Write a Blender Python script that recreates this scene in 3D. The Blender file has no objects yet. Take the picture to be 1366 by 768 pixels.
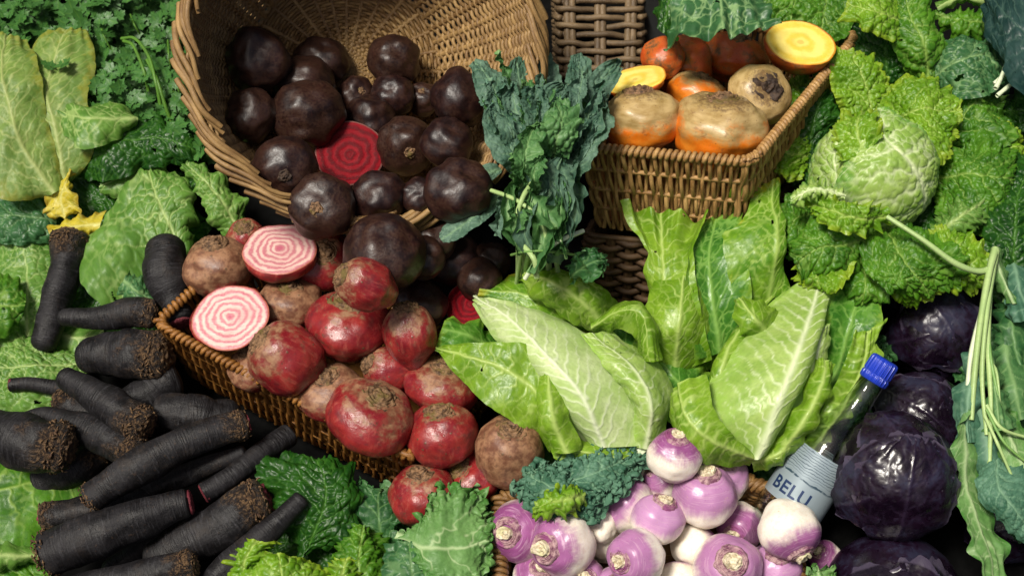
import bpy, math, random
import numpy as np
from mathutils import Vector

# ------------------------------------------------------------------ camera, light
SC = bpy.context.scene
PITCH, SLOPE, DIST, HALF = math.radians(40), math.tan(math.radians(22)), 1.65, 0.36
R = np.array([1.0, 0, 0])
F = np.array([0, -math.cos(PITCH), math.sin(PITCH)])      # from the stall towards the camera
U = np.array([0, math.sin(PITCH), math.cos(PITCH)])
AIM = np.array([0, 0, 0.10])
C0 = AIM + DIST * F
def cb(v):                        # a direction given as right, up, towards the camera
    w = R * v[0] + U * v[1] + F * v[2]
    return w / np.linalg.norm(w)
cam_data = bpy.data.cameras.new('camera')
cam = bpy.data.objects.new('camera', cam_data)
SC.collection.objects.link(cam)
cam.location = C0
cam.rotation_euler = (math.pi / 2 - PITCH, 0, 0)
cam_data.lens, cam_data.sensor_width = 50, 36
cam_data.clip_start, cam_data.clip_end = 0.05, 60
cam_data.dof.use_dof = True
cam_data.dof.focus_distance = 1.50
cam_data.dof.aperture_fstop = 9.0
SC.camera = cam

_s = cb((-0.33, 0.40, 0.85))                               # high, from the viewer's left
SUN_EL, SUN_AZ = math.asin(_s[2]), math.atan2(_s[0], _s[1])
world = bpy.data.worlds.new('World')
SC.world = world
world.use_nodes = True
wn = world.node_tree.nodes
sky = wn.new('ShaderNodeTexSky')
sky.sky_type = 'NISHITA'
sky.sun_disc = False
sky.sun_elevation, sky.sun_rotation = SUN_EL, SUN_AZ
sky.air_density, sky.dust_density, sky.ozone_density = 0.7, 6.0, 0.4           # milky overcast
world.node_tree.links.new(sky.outputs[0], wn['Background'].inputs[0])
wn['Background'].inputs[1].default_value = 0.05
sun_data = bpy.data.lights.new('sun', 'SUN')
sun_data.energy, sun_data.angle, sun_data.color = 3.1, math.radians(14), (1.0, 0.95, 0.85)
sun = bpy.data.objects.new('sun', sun_data)
SC.collection.objects.link(sun)
sdir = Vector((math.sin(SUN_AZ) * math.cos(SUN_EL), math.cos(SUN_AZ) * math.cos(SUN_EL), math.sin(SUN_EL)))
sun.rotation_euler = sdir.to_track_quat('Z', 'Y').to_euler()
SC.view_settings.view_transform = 'Standard'
SC.view_settings.look = 'None'
SC.view_settings.exposure = 0.58
SC.view_settings.gamma = 1.0
SC.cycles.max_bounces = 8

rng = np.random.default_rng(7)
random.seed(7)

# ------------------------------------------------------------------ placing
def ray(px, py):
    k = HALF / 683
    return -F + R * (px - 683) * k - U * (py - 384) * k
def at(px, py, h=0.0):            # the point of the photo's pixel lying h above the sloping stall
    d = ray(px, py)
    t = (SLOPE * C0[1] + h - C0[2]) / (d[2] - SLOPE * d[1])
    return C0 + d * t
def atz(px, py, z):
    d = ray(px, py)
    return C0 + d * ((z - C0[2]) / d[2])
def att(px, py, t):
    return C0 + ray(px, py) * t
def depth(p):
    return float((C0 - p) @ F)
def pxm(p):                       # metres per photo pixel at that point
    return depth(p) * HALF / 683
def unit(a):
    return a / np.maximum(np.linalg.norm(a, axis=-1, keepdims=True), 1e-9)

# ------------------------------------------------------------------ noise
_perm = np.random.default_rng(3).permutation(512)
_grad = unit(np.random.default_rng(4).normal(size=(512, 3)))
def _hash(i, j, k):
    return _perm[(_perm[(_perm[i & 511] + j) & 511] + k) & 511]
def noise(p):
    p = np.asarray(p, float)
    i = np.floor(p).astype(int); f = p - i
    w = f * f * f * (f * (f * 6 - 15) + 10)
    out = 0
    for a in (0, 1):
        for b in (0, 1):
            for c in (0, 1):
                g = _grad[_hash(i[..., 0] + a, i[..., 1] + b, i[..., 2] + c)]
                d = (g * (f - np.array([a, b, c]))).sum(-1)
                out = out + d * (w[..., 0] if a else 1 - w[..., 0]) * (w[..., 1] if b else 1 - w[..., 1]) * (w[..., 2] if c else 1 - w[..., 2])
    return out * 1.6
def fbm(p, o=3):
    p = np.asarray(p, float)
    return sum(noise(p * 2 ** k + k * 7.3) * 0.5 ** k for k in range(o))
def worley(x, y, seed=0):         # distance to the border of irregular cells, and the cell's own number
    i, j = np.floor(x).astype(int), np.floor(y).astype(int)
    f1 = np.full(x.shape, 9.0); f2 = np.full(x.shape, 9.0); cid = np.zeros(x.shape)
    for a in (-1, 0, 1):
        for b in (-1, 0, 1):
            h = _hash(i + a + 200, j + b + 200, np.full(i.shape, int(seed) & 511))
            gx = i + a + 0.5 + 0.46 * _grad[h, 0] * 1.5; gy = j + b + 0.5 + 0.46 * _grad[h, 1] * 1.5
            d = np.hypot(x - gx, y - gy)
            near = d < f1
            f2 = np.where(near, f1, np.minimum(f2, d)); cid = np.where(near, h / 511.0, cid); f1 = np.where(near, d, f1)
    return f2 - f1, cid
def sstep(a, b, x):
    t = np.clip((x - a) / (b - a), 0, 1)
    return t * t * (3 - 2 * t)

# ------------------------------------------------------------------ meshes and objects
def grid_faces(nu, nv, wrap=False):
    a = np.arange(nu - 1)[:, None] * nv
    j = np.arange(nv if wrap else nv - 1)[None, :]
    j2 = (j + 1) % nv
    return np.stack([a + j, a + j2, a + nv + j2, a + nv + j], -1).reshape(-1, 4)
def mesh_of(name, V, Q, attrs=None, smooth=True):
    V = np.ascontiguousarray(V, np.float32)
    me = bpy.data.meshes.new(name)
    Q = np.asarray(Q, np.int32)
    n, k = Q.shape
    me.vertices.add(len(V)); me.vertices.foreach_set('co', V.ravel())
    me.loops.add(n * k); me.loops.foreach_set('vertex_index', Q.ravel())
    me.polygons.add(n)
    me.polygons.foreach_set('loop_start', np.arange(0, n * k, k, dtype=np.int32))
    me.polygons.foreach_set('use_smooth', np.full(n, smooth, bool))
    me.update(calc_edges=True)
    for nm, arr in (attrs or {}).items():
        arr = np.ascontiguousarray(arr, np.float32)
        if arr.ndim == 2:
            me.attributes.new(nm, 'FLOAT_VECTOR', 'POINT').data.foreach_set('vector', arr.ravel())
        else:
            me.attributes.new(nm, 'FLOAT', 'POINT').data.foreach_set('value', arr)
    me.validate()
    return me
class Thing:
    def __init__(s, name, label, cat, base, group=None):
        s.o = bpy.data.objects.new(name, None); SC.collection.objects.link(s.o)
        s.o.empty_display_size = 0.02
        s.base = np.asarray(base, float); s.o.location = s.base
        s.o['label'], s.o['category'] = label, cat
        if group: s.o['group'] = group
    def part(s, name, V, Q, mat, attrs=None, parent=None, smooth=True, label=None):
        me = mesh_of(name, np.asarray(V) - s.base, Q, attrs, smooth)
        me.materials.append(mat)
        o = bpy.data.objects.new(name, me); SC.collection.objects.link(o)
        o.parent = parent or s.o
        if label: o['label'] = label
        return o
def single(name, label, cat, base, V, Q, mat, attrs=None, group=None, kind=None, smooth=True):
    base = np.asarray(base, float)
    me = mesh_of(name, np.asarray(V) - base, Q, attrs, smooth); me.materials.append(mat)
    o = bpy.data.objects.new(name, me); SC.collection.objects.link(o); o.location = base
    if label: o['label'] = label
    if cat: o['category'] = cat
    if group: o['group'] = group
    if kind: o['kind'] = kind
    return o
def join(parts):                  # several (V, Q, attrs) into one
    Vs, Qs, n, keys = [], [], 0, parts[0][2].keys() if len(parts[0]) > 2 and parts[0][2] else []
    at_ = {k: [] for k in keys}
    for p in parts:
        Vs.append(p[0]); Qs.append(np.asarray(p[1]) + n); n += len(p[0])
        for k in keys: at_[k].append(p[2][k])
    return np.concatenate(Vs), np.concatenate(Qs), {k: np.concatenate(v) for k, v in at_.items()}
def frame_of(axis, ref=None):
    a = unit(np.asarray(axis, float))
    r = np.asarray(ref if ref is not None else (0.31, 0.87, 0.12), float)
    x = unit(np.cross(r, a)); y = np.cross(a, x)
    return x, y, a
def tubes(P, rad, sides=6, N=None, tval=None):
    """P: (lines, points, 3). Vectorised swept tubes with the attribute tp = (line no., along, around)."""
    P = np.asarray(P, float)
    if P.ndim == 2: P = P[None]
    L, n, _ = P.shape
    T = unit(np.gradient(P, axis=1))
    if N is None:
        N = np.broadcast_to(np.array([0.13, 0.41, 0.9]), P.shape)
    A = unit(np.cross(T, N)); B = np.cross(T, A)
    rad = np.broadcast_to(np.asarray(rad, float), (L, n)) if np.ndim(rad) < 2 else rad
    ang = np.linspace(0, 2 * np.pi, sides, endpoint=False)
    V = P[:, :, None] + rad[:, :, None, None] * (A[:, :, None] * np.cos(ang)[:, None] + B[:, :, None] * np.sin(ang)[:, None])
    q = grid_faces(n, sides, True)
    Q = (q[None] + (np.arange(L) * n * sides)[:, None, None]).reshape(-1, 4)
    seg = np.cumsum(np.concatenate([np.zeros((L, 1)), np.linalg.norm(np.diff(P, axis=1), axis=-1)], 1), 1)
    tp = np.stack(np.broadcast_arrays(np.arange(L)[:, None, None] * 1.37, seg[:, :, None], ang[None, None] / 6.2832), -1)
    return V.reshape(-1, 3), Q, {'tp': tp.reshape(-1, 3)}
def spline(pts, n):
    """Smooth curve through points (Catmull-Rom), n samples."""
    P = np.asarray(pts, float)
    if len(P) == 2:
        return P[0] + (P[1] - P[0]) * np.linspace(0, 1, n)[:, None]
    E = np.vstack([2 * P[0] - P[1], P, 2 * P[-1] - P[-2]])
    d = np.concatenate([[0], np.cumsum(np.linalg.norm(np.diff(P, axis=0), axis=1))]); d /= d[-1]
    t = np.linspace(0, 1, n)
    i = np.clip(np.searchsorted(d, t, 'right') - 1, 0, len(P) - 2)
    u = ((t - d[i]) / (d[i + 1] - d[i]))[:, None]
    a, b, c, e = E[i], E[i + 1], E[i + 2], E[i + 3]
    return 0.5 * (2 * b + (c - a) * u + (2 * a - 5 * b + 4 * c - e) * u ** 2 + (3 * b - a - 3 * c + e) * u ** 3)

# ------------------------------------------------------------------ materials
class NT:
    def __init__(s, name):
        s.m = bpy.data.materials.new(name); s.m.use_nodes = True
        s.t = s.m.node_tree; s.b = s.t.nodes['Principled BSDF']; s.out = s.t.nodes['Material Output']
    def n(s, typ, **k):
        x = s.t.nodes.new(typ)
        for a, v in k.items(): setattr(x, a, v)
        return x
    def set(s, sock, v):
        if hasattr(v, 'is_output'): s.t.links.new(v, sock)
        elif isinstance(v, (tuple, list)) and len(v) == 3 and len(getattr(sock, 'default_value', ())) == 4: sock.default_value = (*v, 1)
        else: sock.default_value = v
    def math(s, op, a, b=0.0, clamp=False):
        x = s.n('ShaderNodeMath', operation=op, use_clamp=clamp); s.set(x.inputs[0], a); s.set(x.inputs[1], b); return x.outputs[0]
    def mix(s, f, a, b, mode='MIX'):
        x = s.n('ShaderNodeMix', data_type='RGBA', blend_type=mode)
        s.set(x.inputs[0], f); s.set(x.inputs[6], a); s.set(x.inputs[7], b); return x.outputs[2]
    def attr(s, name, out='Fac'):
        x = s.n('ShaderNodeAttribute', attribute_name=name); return x.outputs[out]
    def noise(s, vec, scale, detail=3, rough=0.55, dist=0.0):
        x = s.n('ShaderNodeTexNoise'); s.set(x.inputs['Vector'], vec)
        x.inputs['Scale'].default_value = scale; x.inputs['Detail'].default_value = detail
        x.inputs['Roughness'].default_value = rough; x.inputs['Distortion'].default_value = dist
        return x.outputs['Fac']
    def vor(s, vec, scale, feature='F1', rnd=1.0):
        x = s.n('ShaderNodeTexVoronoi', feature=feature); s.set(x.inputs['Vector'], vec); x.inputs['Scale'].default_value = scale
        x.inputs['Randomness'].default_value = rnd
        return x.outputs['Distance']
    def step(s, v, a, b, lo=0.0, hi=1.0):
        x = s.n('ShaderNodeMapRange', interpolation_type='SMOOTHSTEP'); s.set(x.inputs[0], v)
        x.inputs[1].default_value, x.inputs[2].default_value, x.inputs[3].default_value, x.inputs[4].default_value = a, b, lo, hi
        return x.outputs[0]
    def vec(s, v, scale=(1, 1, 1), add=None):
        x = s.n('ShaderNodeVectorMath', operation='MULTIPLY'); s.set(x.inputs[0], v); x.inputs[1].default_value = scale
        if add is None: return x.outputs[0]
        y = s.n('ShaderNodeVectorMath', operation='ADD'); s.set(y.inputs[0], x.outputs[0]); s.set(y.inputs[1], add); return y.outputs[0]
    def sep(s, v):
        x = s.n('ShaderNodeSeparateXYZ'); s.set(x.inputs[0], v); return x.outputs
    def comb(s, x_, y_, z_):
        x = s.n('ShaderNodeCombineXYZ'); s.set(x.inputs[0], x_); s.set(x.inputs[1], y_); s.set(x.inputs[2], z_); return x.outputs[0]
    def rnd(s):
        return s.n('ShaderNodeObjectInfo').outputs['Random']
    def objoff(s, v):             # shift a coordinate by the object's own random number
        r = s.math('MULTIPLY', s.rnd(), 37.0); return s.vec(v, (1, 1, 1), s.comb(r, r, r))
    def bump(s, h, strength=0.3, dist=0.002, base=None):
        x = s.n('ShaderNodeBump'); s.set(x.inputs['Height'], h); x.inputs['Strength'].default_value = strength; x.inputs['Distance'].default_value = dist
        if base is not None: s.set(x.inputs['Normal'], base)
        return x.outputs[0]
    def done(s, col, rough=0.5, normal=None, spec=0.5, **k):
        s.set(s.b.inputs['Base Color'], col); s.set(s.b.inputs['Roughness'], rough); s.b.inputs['Specular IOR Level'].default_value = spec
        if normal is not None: s.set(s.b.inputs['Normal'], normal)
        for a, v in k.items(): s.set(s.b.inputs[a.replace('_', ' ')], v)
        return s.m
def m_wicker(name, light, dark, rough=0.5):
    k = NT(name); tp = k.attr('tp', 'Vector'); x, y, z = k.sep(tp)
    n1 = k.noise(k.comb(x, k.math('MULTIPLY', y, 9), 0.0), 3.0, 3)
    n2 = k.noise(k.comb(x, k.math('MULTIPLY', y, 40), k.math('MULTIPLY', z, 9)), 4.0, 4, 0.7)
    n3 = k.noise(k.comb(k.math('MULTIPLY', x, 3.3), 0.0, 0.0), 2.0, 1)
    c = k.mix(k.step(n1, 0.3, 0.7), dark, light)
    c = k.mix(k.step(n3, 0.42, 0.62), c, k.mix(0.55, c, dark))
    c = k.mix(k.step(n2, 0.56, 0.70), c, tuple(v * 0.35 for v in dark))
    c = k.mix(k.step(n2, 0.45, 0.30), c, tuple(min(1, v * 1.25) for v in light))
    return k.done(c, k.step(n2, 0.3, 0.8, rough - 0.1, rough + 0.2), k.bump(n2, 0.35, 0.0012), 0.35)
MW_ROUND = m_wicker('pale wicker', (0.36, 0.225, 0.086), (0.14, 0.074, 0.026))
MW_BROWN = m_wicker('brown wicker', (0.50, 0.305, 0.115), (0.20, 0.098, 0.030), 0.38)
MW_AMBER = m_wicker('amber wicker', (0.36, 0.165, 0.04), (0.14, 0.054, 0.011), 0.36)
MW_RIM = m_wicker('worn brown wicker', (0.27, 0.15, 0.05), (0.10, 0.046, 0.014), 0.4)
MW_SHADE = m_wicker('shaded grey brown wicker', (0.20, 0.135, 0.07), (0.07, 0.045, 0.024), 0.5)  # hamper canes: the shade lying on them is put into this darker tone
MW_DARK = m_wicker('old dark wicker', (0.15, 0.085, 0.04), (0.05, 0.027, 0.013), 0.55)

def skin(name, fn):
    k = NT(name); bp = k.attr('bp', 'Vector'); p = k.objoff(bp)
    return fn(k, bp, p)
def _dark(k, bp, p):
    z = k.sep(bp)[2]
    n = k.noise(p, 2.2, 4); f = k.noise(p, 14, 4, 0.65)
    lon = k.noise(k.vec(p, (9, 9, 1.2)), 1.6, 3)
    c = k.mix(k.step(n, 0.35, 0.68), (0.009, 0.0030, 0.0030), (0.023, 0.0075, 0.0062))
    brown = k.math('MULTIPLY', k.step(k.math('ADD', n, k.math('MULTIPLY', k.rnd(), 0.25)), 0.48, 0.74), k.step(f, 0.34, 0.60))
    c = k.mix(k.math('MULTIPLY', brown, 0.6), c, (0.045, 0.021, 0.011))
    c = k.mix(k.step(lon, 0.62, 0.75, 0, 0.4), c, (0.060, 0.018, 0.014))
    spot = k.step(k.vor(p, 5.5), 0.11, 0.06)
    c = k.mix(k.math('MULTIPLY', spot, 0.5), c, (0.09, 0.05, 0.03))
    b = k.bump(k.math('ADD', f, k.math('MULTIPLY', lon, 0.7)), 0.12, 0.003)
    return k.done(c, k.step(f, 0.3, 0.7, 0.33, 0.50), b, 0.42)
M_DARKBEET = skin('dark beetroot skin', _dark)
def _chio(k, bp, p):
    z = k.sep(bp)[2]; r = k.rnd()
    n = k.noise(p, 1.7, 4, 0.6); f = k.noise(p, 8, 5, 0.62); g = k.noise(p, 3.6, 4, 0.62)
    lon = k.noise(k.vec(p, (6, 6, 1.0)), 1.5, 3)
    c = k.mix(k.step(n, 0.3, 0.7), (0.150, 0.007, 0.012), (0.270, 0.026, 0.022))
    c = k.mix(k.step(lon, 0.52, 0.72, 0, 0.55), c, (0.33, 0.075, 0.055))
    c = k.mix(k.step(g, 0.50, 0.66, 0, 0.6), c, (0.105, 0.018, 0.018))
    lvl = k.math('ADD', k.math('ADD', z, k.math('MULTIPLY', k.math('SUBTRACT', n, 0.5), 2.2)), k.math('MULTIPLY', k.math('SUBTRACT', k.attr('cork'), 0.5), 1.8))
    cork = k.step(k.math('ADD', lvl, k.math('MULTIPLY', k.math('SUBTRACT', g, 0.5), 1.6)), 0.25, 1.0)
    brown = k.mix(k.step(g, 0.36, 0.64), (0.115, 0.055, 0.028), (0.30, 0.165, 0.085))
    brown = k.mix(k.step(f, 0.52, 0.66, 0, 0.6), brown, (0.085, 0.045, 0.024))
    c = k.mix(k.math('MULTIPLY', cork, 0.88), c, brown)
    st = k.step(k.noise(p, 3.2, 6, 0.75), 0.60, 0.68)
    c = k.mix(k.math('MULTIPLY', st, 0.75), c, (0.060, 0.036, 0.018))
    sp = k.step(k.vor(p, 3.1), 0.13, 0.08)
    c = k.mix(k.math('MULTIPLY', sp, 0.8), c, (0.10, 0.06, 0.03))
    b = k.bump(k.math('ADD', f, k.math('ADD', k.math('MULTIPLY', cork, 0.5), k.math('MULTIPLY', sp, -0.8))), 0.22, 0.003)
    return k.done(c, k.math('ADD', k.step(g, 0.3, 0.7, 0.25, 0.38), k.math('MULTIPLY', cork, 0.18)), b, 0.5)
M_CHIO = skin('striped beetroot skin', _chio)
def _gold(k, bp, p):
    z = k.sep(bp)[2]
    n = k.noise(p, 1.9, 4); f = k.noise(p, 12, 5, 0.7); ln = k.noise(k.vec(p, (2, 2, 5)), 1.5, 4)
    c = k.mix(k.step(n, 0.3, 0.7), (0.60, 0.135, 0.006), (0.66, 0.22, 0.02))
    lvl = k.math('ADD', k.math('ADD', z, k.math('MULTIPLY', k.math('SUBTRACT', n, 0.5), 1.5)), k.math('MULTIPLY', k.math('SUBTRACT', k.attr('cork'), 0.5), 2.4))
    khaki = k.step(k.math('ADD', lvl, k.math('MULTIPLY', k.math('SUBTRACT', f, 0.5), 0.6)), -0.05, 0.5)
    c = k.mix(k.math('MULTIPLY', khaki, 0.93), c, k.mix(k.step(ln, 0.3, 0.7), (0.27, 0.195, 0.070), (0.44, 0.335, 0.150)))
    top = k.step(k.math('ADD', z, k.math('MULTIPLY', k.math('SUBTRACT', f, 0.5), 0.9)), 0.74, 1.0)
    c = k.mix(k.math('MULTIPLY', top, 0.8), c, (0.09, 0.05, 0.025))
    sp = k.step(k.vor(p, 6.5), 0.12, 0.06)
    c = k.mix(k.math('MULTIPLY', sp, 0.75), c, (0.12, 0.06, 0.02))
    c = k.mix(k.step(k.noise(p, 4, 6, 0.75), 0.56, 0.68, 0, 0.6), c, (0.17, 0.085, 0.03))
    return k.done(c, k.step(f, 0.3, 0.7, 0.26, 0.44), k.bump(k.math('ADD', f, k.math('MULTIPLY', ln, 0.3)), 0.14, 0.0025), 0.5)
M_GOLD = skin('golden beetroot skin', _gold)
def _rust(k, bp, p):
    n = k.noise(p, 1.8, 4); f = k.noise(p, 10, 5, 0.7)
    c = k.mix(k.step(n, 0.3, 0.7), (0.42, 0.06, 0.010), (0.50, 0.125, 0.018))
    c = k.mix(k.step(k.math('ADD', n, k.math('MULTIPLY', f, 0.5)), 0.72, 0.95), c, (0.13, 0.06, 0.022))
    c = k.mix(k.step(k.vor(p, 5), 0.11, 0.07, 0, 0.8), c, (0.10, 0.05, 0.02))
    return k.done(c, k.step(f, 0.3, 0.7, 0.25, 0.42), k.bump(f, 0.22, 0.003), 0.5)
M_RUST = skin('rust orange beetroot skin', _rust)
def _turn(k, bp, p):
    x, y, z = k.sep(bp)
    n = k.noise(p, 1.6, 3); f = k.noise(p, 9, 4, 0.65)
    streak = k.noise(k.vec(p, (7, 7, 0.8)), 1.6, 3); ringn = k.noise(k.vec(p, (1.5, 1.5, 22)), 1.0, 3)
    pur = k.mix(k.step(n, 0.3, 0.72), (0.150, 0.016, 0.105), (0.27, 0.065, 0.215))
    pur = k.mix(k.attr('cork'), pur, (0.46, 0.235, 0.42))
    pur = k.mix(k.step(ringn, 0.54, 0.64, 0, 0.5), pur, (0.50, 0.30, 0.42))
    pur = k.mix(k.step(f, 0.60, 0.72, 0, 0.5), pur, (0.45, 0.22, 0.30))
    white = k.mix(k.step(f, 0.4, 0.7), (0.80, 0.74, 0.64), (0.74, 0.66, 0.53))
    lvl = k.math('ADD', z, k.math('ADD', k.math('MULTIPLY', k.math('SUBTRACT', streak, 0.5), 0.30), k.math('MULTIPLY', k.math('SUBTRACT', n, 0.5), 0.7)))
    c = k.mix(k.step(k.math('SUBTRACT', lvl, k.math('MULTIPLY', k.rnd(), 0.58)), -0.42, 0.18), white, pur)
    sc = k.step(k.noise(p, 4.2, 4, 0.7), 0.66, 0.72)
    c = k.mix(k.math('MULTIPLY', sc, 0.7), c, (0.52, 0.38, 0.28))
    return k.done(c, k.step(f, 0.3, 0.7, 0.26, 0.38), k.bump(k.math('ADD', f, ringn), 0.12, 0.002), 0.5, Subsurface_Weight=0.06, Subsurface_Radius=(0.004, 0.002, 0.002))
M_TURNIP = skin('purple top turnip skin', _turn)
def cork_mat(name, a, b, c_):
    k = NT(name); p = k.objoff(k.attr('bp', 'Vector'))
    f = k.noise(p, 6, 5, 0.75); g = k.noise(p, 1.9, 3)
    c = k.mix(k.step(f, 0.36, 0.6), a, b); c = k.mix(k.step(g, 0.52, 0.66), c, c_)
    return k.done(c, 0.66, k.bump(f, 0.45, 0.004), 0.3)
M_CORK = cork_mat('brown corky crown', (0.045, 0.024, 0.013), (0.22, 0.125, 0.062), (0.12, 0.085, 0.022))
M_CORKD = cork_mat('dark crown', (0.012, 0.007, 0.006), (0.06, 0.036, 0.022), (0.03, 0.018, 0.012))
M_STUB = cork_mat('pale stalk stub', (0.34, 0.27, 0.15), (0.68, 0.60, 0.44), (0.50, 0.47, 0.27))
M_SCAR = cork_mat('turnip collar', (0.14, 0.045, 0.085), (0.42, 0.27, 0.27), (0.22, 0.055, 0.15))
def ring_mat(name, rings, c1, c2, cen, edge, w=0.5, contrast=1.0, rough=0.36, spec=0.4):
    k = NT(name); bp = k.attr('bp', 'Vector'); p = k.objoff(bp)
    x, y, z = k.sep(bp)
    d = k.noise(p, 2.3, 3); d2 = k.noise(p, 8, 3)
    r = k.math('SQRT', k.math('ADD', k.math('MULTIPLY', x, x), k.math('MULTIPLY', y, y)))
    rr = k.math('ADD', r, k.math('ADD', k.math('MULTIPLY', k.math('SUBTRACT', d, 0.5), 0.26), k.math('MULTIPLY', k.math('SUBTRACT', d2, 0.5), 0.09)))
    s = k.math('SINE', k.math('MULTIPLY', k.math('POWER', rr, 0.88), rings * 6.2832))
    f = k.step(k.math('ADD', s, k.math('MULTIPLY', k.math('SUBTRACT', k.noise(p, 5, 4, 0.7), 0.5), 1.6)), -contrast + (w - 0.5), contrast + (w - 0.5))
    fib = k.noise(k.comb(k.math('MULTIPLY', k.math('ARCTAN2', y, x), 14), k.math('MULTIPLY', r, 5), 0.0), 2.0, 4, 0.7)
    a = k.mix(k.step(fib, 0.3, 0.72, 0, 0.45), c1, c2)
    c = k.mix(f, a, c2)
    c = k.mix(k.step(fib, 0.62, 0.74, 0, 0.4), c, tuple(min(1, v * 1.5) for v in c2))
    c = k.mix(k.step(k.noise(p, 1.3, 4, 0.6), 0.46, 0.70, 0, 0.45), c, tuple(a_ * .6 + b_ * .25 for a_, b_ in zip(c1, c2)))
    c = k.mix(k.step(rr, 0.09, 0.05), c, cen)
    c = k.mix(k.step(r, 0.935, 0.975), c, edge)
    return k.done(c, k.step(fib, 0.3, 0.7, rough - .08, rough + .1), k.bump(k.math('ADD', k.math('ADD', fib, f), k.math('MULTIPLY', k.noise(k.vec(p, (1.2, 16, 1)), 2.0, 3), 1.5)), 0.28, 0.0012), spec, Subsurface_Weight=0.05, Subsurface_Radius=(0.004, 0.002, 0.002))
M_CUTPINK = ring_mat('candy striped cut face', 6.0, (0.45, 0.105, 0.155), (0.68, 0.47, 0.41), (0.46, 0.12, 0.17), (0.40, 0.13, 0.09), 0.45, 0.95)
M_CUTRED = ring_mat('red cut face', 4.6, (0.070, 0.0005, 0.003), (0.205, 0.0016, 0.007), (0.13, 0.0012, 0.005), (0.17, 0.07, 0.06), 0.5, 1.0, 0.55, 0.12)
M_CUTGOLD = ring_mat('yellow cut face', 2.1, (0.70, 0.47, 0.028), (0.82, 0.66, 0.17), (0.62, 0.46, 0.10), (0.62, 0.28, 0.02), 0.15, 1.1)

def _carrot():
    k = NT('black carrot skin'); bp = k.attr('bp', 'Vector'); x, y, z = k.sep(bp); t = k.attr('ct')
    o = k.math('MULTIPLY', k.rnd(), 50)
    p = k.comb(k.math('ADD', x, o), y, k.math('MULTIPLY', z, 40.0))
    n = k.noise(p, 1.3, 4); f = k.noise(p, 7, 4, 0.7)
    wr = k.noise(k.comb(k.math('ADD', k.math('MULTIPLY', x, 1.3), o), k.math('MULTIPLY', y, 1.3), k.math('MULTIPLY', z, 430.0)), 1.0, 3, 0.6)
    c = k.mix(k.step(n, 0.3, 0.7), (0.0035, 0.003, 0.0033), (0.010, 0.009, 0.0105))
    c = k.mix(k.step(wr, 0.52, 0.72, 0, 0.6), c, (0.035, 0.034, 0.038))
    br = k.math('MULTIPLY', k.step(k.math('ADD', t, k.math('MULTIPLY', k.math('SUBTRACT', n, 0.5), 0.5)), 0.80, 0.98), k.step(f, 0.30, 0.56))
    c = k.mix(k.math('MULTIPLY', br, 0.85), c, k.mix(k.step(f, 0.44, 0.62), (0.030, 0.017, 0.010), (0.155, 0.090, 0.040)))
    c = k.mix(k.step(k.math('ADD', f, k.math('MULTIPLY', k.rnd(), 0.08)), 0.66, 0.78, 0, 0.6), c, (0.06, 0.035, 0.02))
    c = k.mix(k.step(k.noise(p, 0.8, 5, 0.7), 0.52, 0.72, 0, 0.5), c, (0.034, 0.025, 0.019))
    h = k.math('ADD', k.math('MULTIPLY', wr, 0.8), k.math('ADD', k.math('MULTIPLY', f, 0.5), k.math('MULTIPLY', k.math('MULTIPLY', br, f), 3.0)))
    return k.done(c, k.step(n, 0.3, 0.7, 0.46, 0.68), k.bump(h, 0.75, 0.0022), 0.32)
M_CARROT = _carrot()
M_FIBRE = cork_mat('brown carrot fibres', (0.025, 0.014, 0.008), (0.15, 0.088, 0.040), (0.06, 0.03, 0.016))
M_REDTIP = cork_mat('red cut tip', (0.07, 0.008, 0.012), (0.19, 0.035, 0.045), (0.10, 0.012, 0.02))
def plain(name, col, rough=0.5, n=30, amp=0.4, spec=0.4):
    k = NT(name); g = k.n('ShaderNodeTexCoord').outputs['Object']
    f = k.noise(g, n, 4, 0.6)
    return k.done(k.mix(k.step(f, 0.3, 0.7), tuple(v * (1 - amp) for v in col), tuple(v * (1 + amp * 0.5) for v in col)), rough, k.bump(f, 0.2, 0.002), spec)
M_TABLE = plain('dark cloth', (0.004, 0.004, 0.004), 1.0, 60, spec=0.05)
M_CRATE = plain('black crate', (0.012, 0.012, 0.013), 0.55, 20)
M_POST = plain('dark grey post', (0.030, 0.032, 0.032), 0.5, 12)
# ------------------------------------------------------------------ root vegetables
class Pile:                       # each new one comes forward along its line of sight until it only touches the others
    def __init__(s): s.c = []
    def place(s, px, py, rpx, t0, slack=0.86, rsq=1.0):
        t = t0
        while True:
            p = att(px, py, t); r = rpx * t * HALF / 683 * rsq
            if all(np.linalg.norm(p - q) > slack * (r + w) for q, w in s.c): break
            t -= 0.004
        s.c.append((p, r)); return p
def lathe(profile, c, ax, r, amp=0.0, seed=0.0, nphi=36, freq=3.0, ell=1.0):
    prof = np.asarray(profile, float)
    x, y, a = ax
    ph = np.linspace(0, 2 * np.pi, nphi, endpoint=False)
    loc = np.stack([prof[:, :1] * np.cos(ph), prof[:, :1] * np.sin(ph) * ell, np.broadcast_to(prof[:, 1:2], (len(prof), nphi))], -1)
    if amp:
        d = fbm(loc * freq + seed, 3)[..., None]
        loc = loc * (1 + amp * d * np.array([1, 1, 0.0])) + amp * d * np.array([0, 0, 0.6])
    loc[prof[:, 0] < 1e-5] = loc[prof[:, 0] < 1e-5].mean(1, keepdims=True)
    V = c + r * (loc[..., :1] * x + loc[..., 1:2] * y + loc[..., 2:] * a)
    return V.reshape(-1, 3), grid_faces(len(prof), nphi, True), {'bp': loc.reshape(-1, 3)}
def dense(profile, n):
    return spline(np.array([(a, 0, b) for a, b in profile]), n)[:, [0, 2]]
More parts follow.
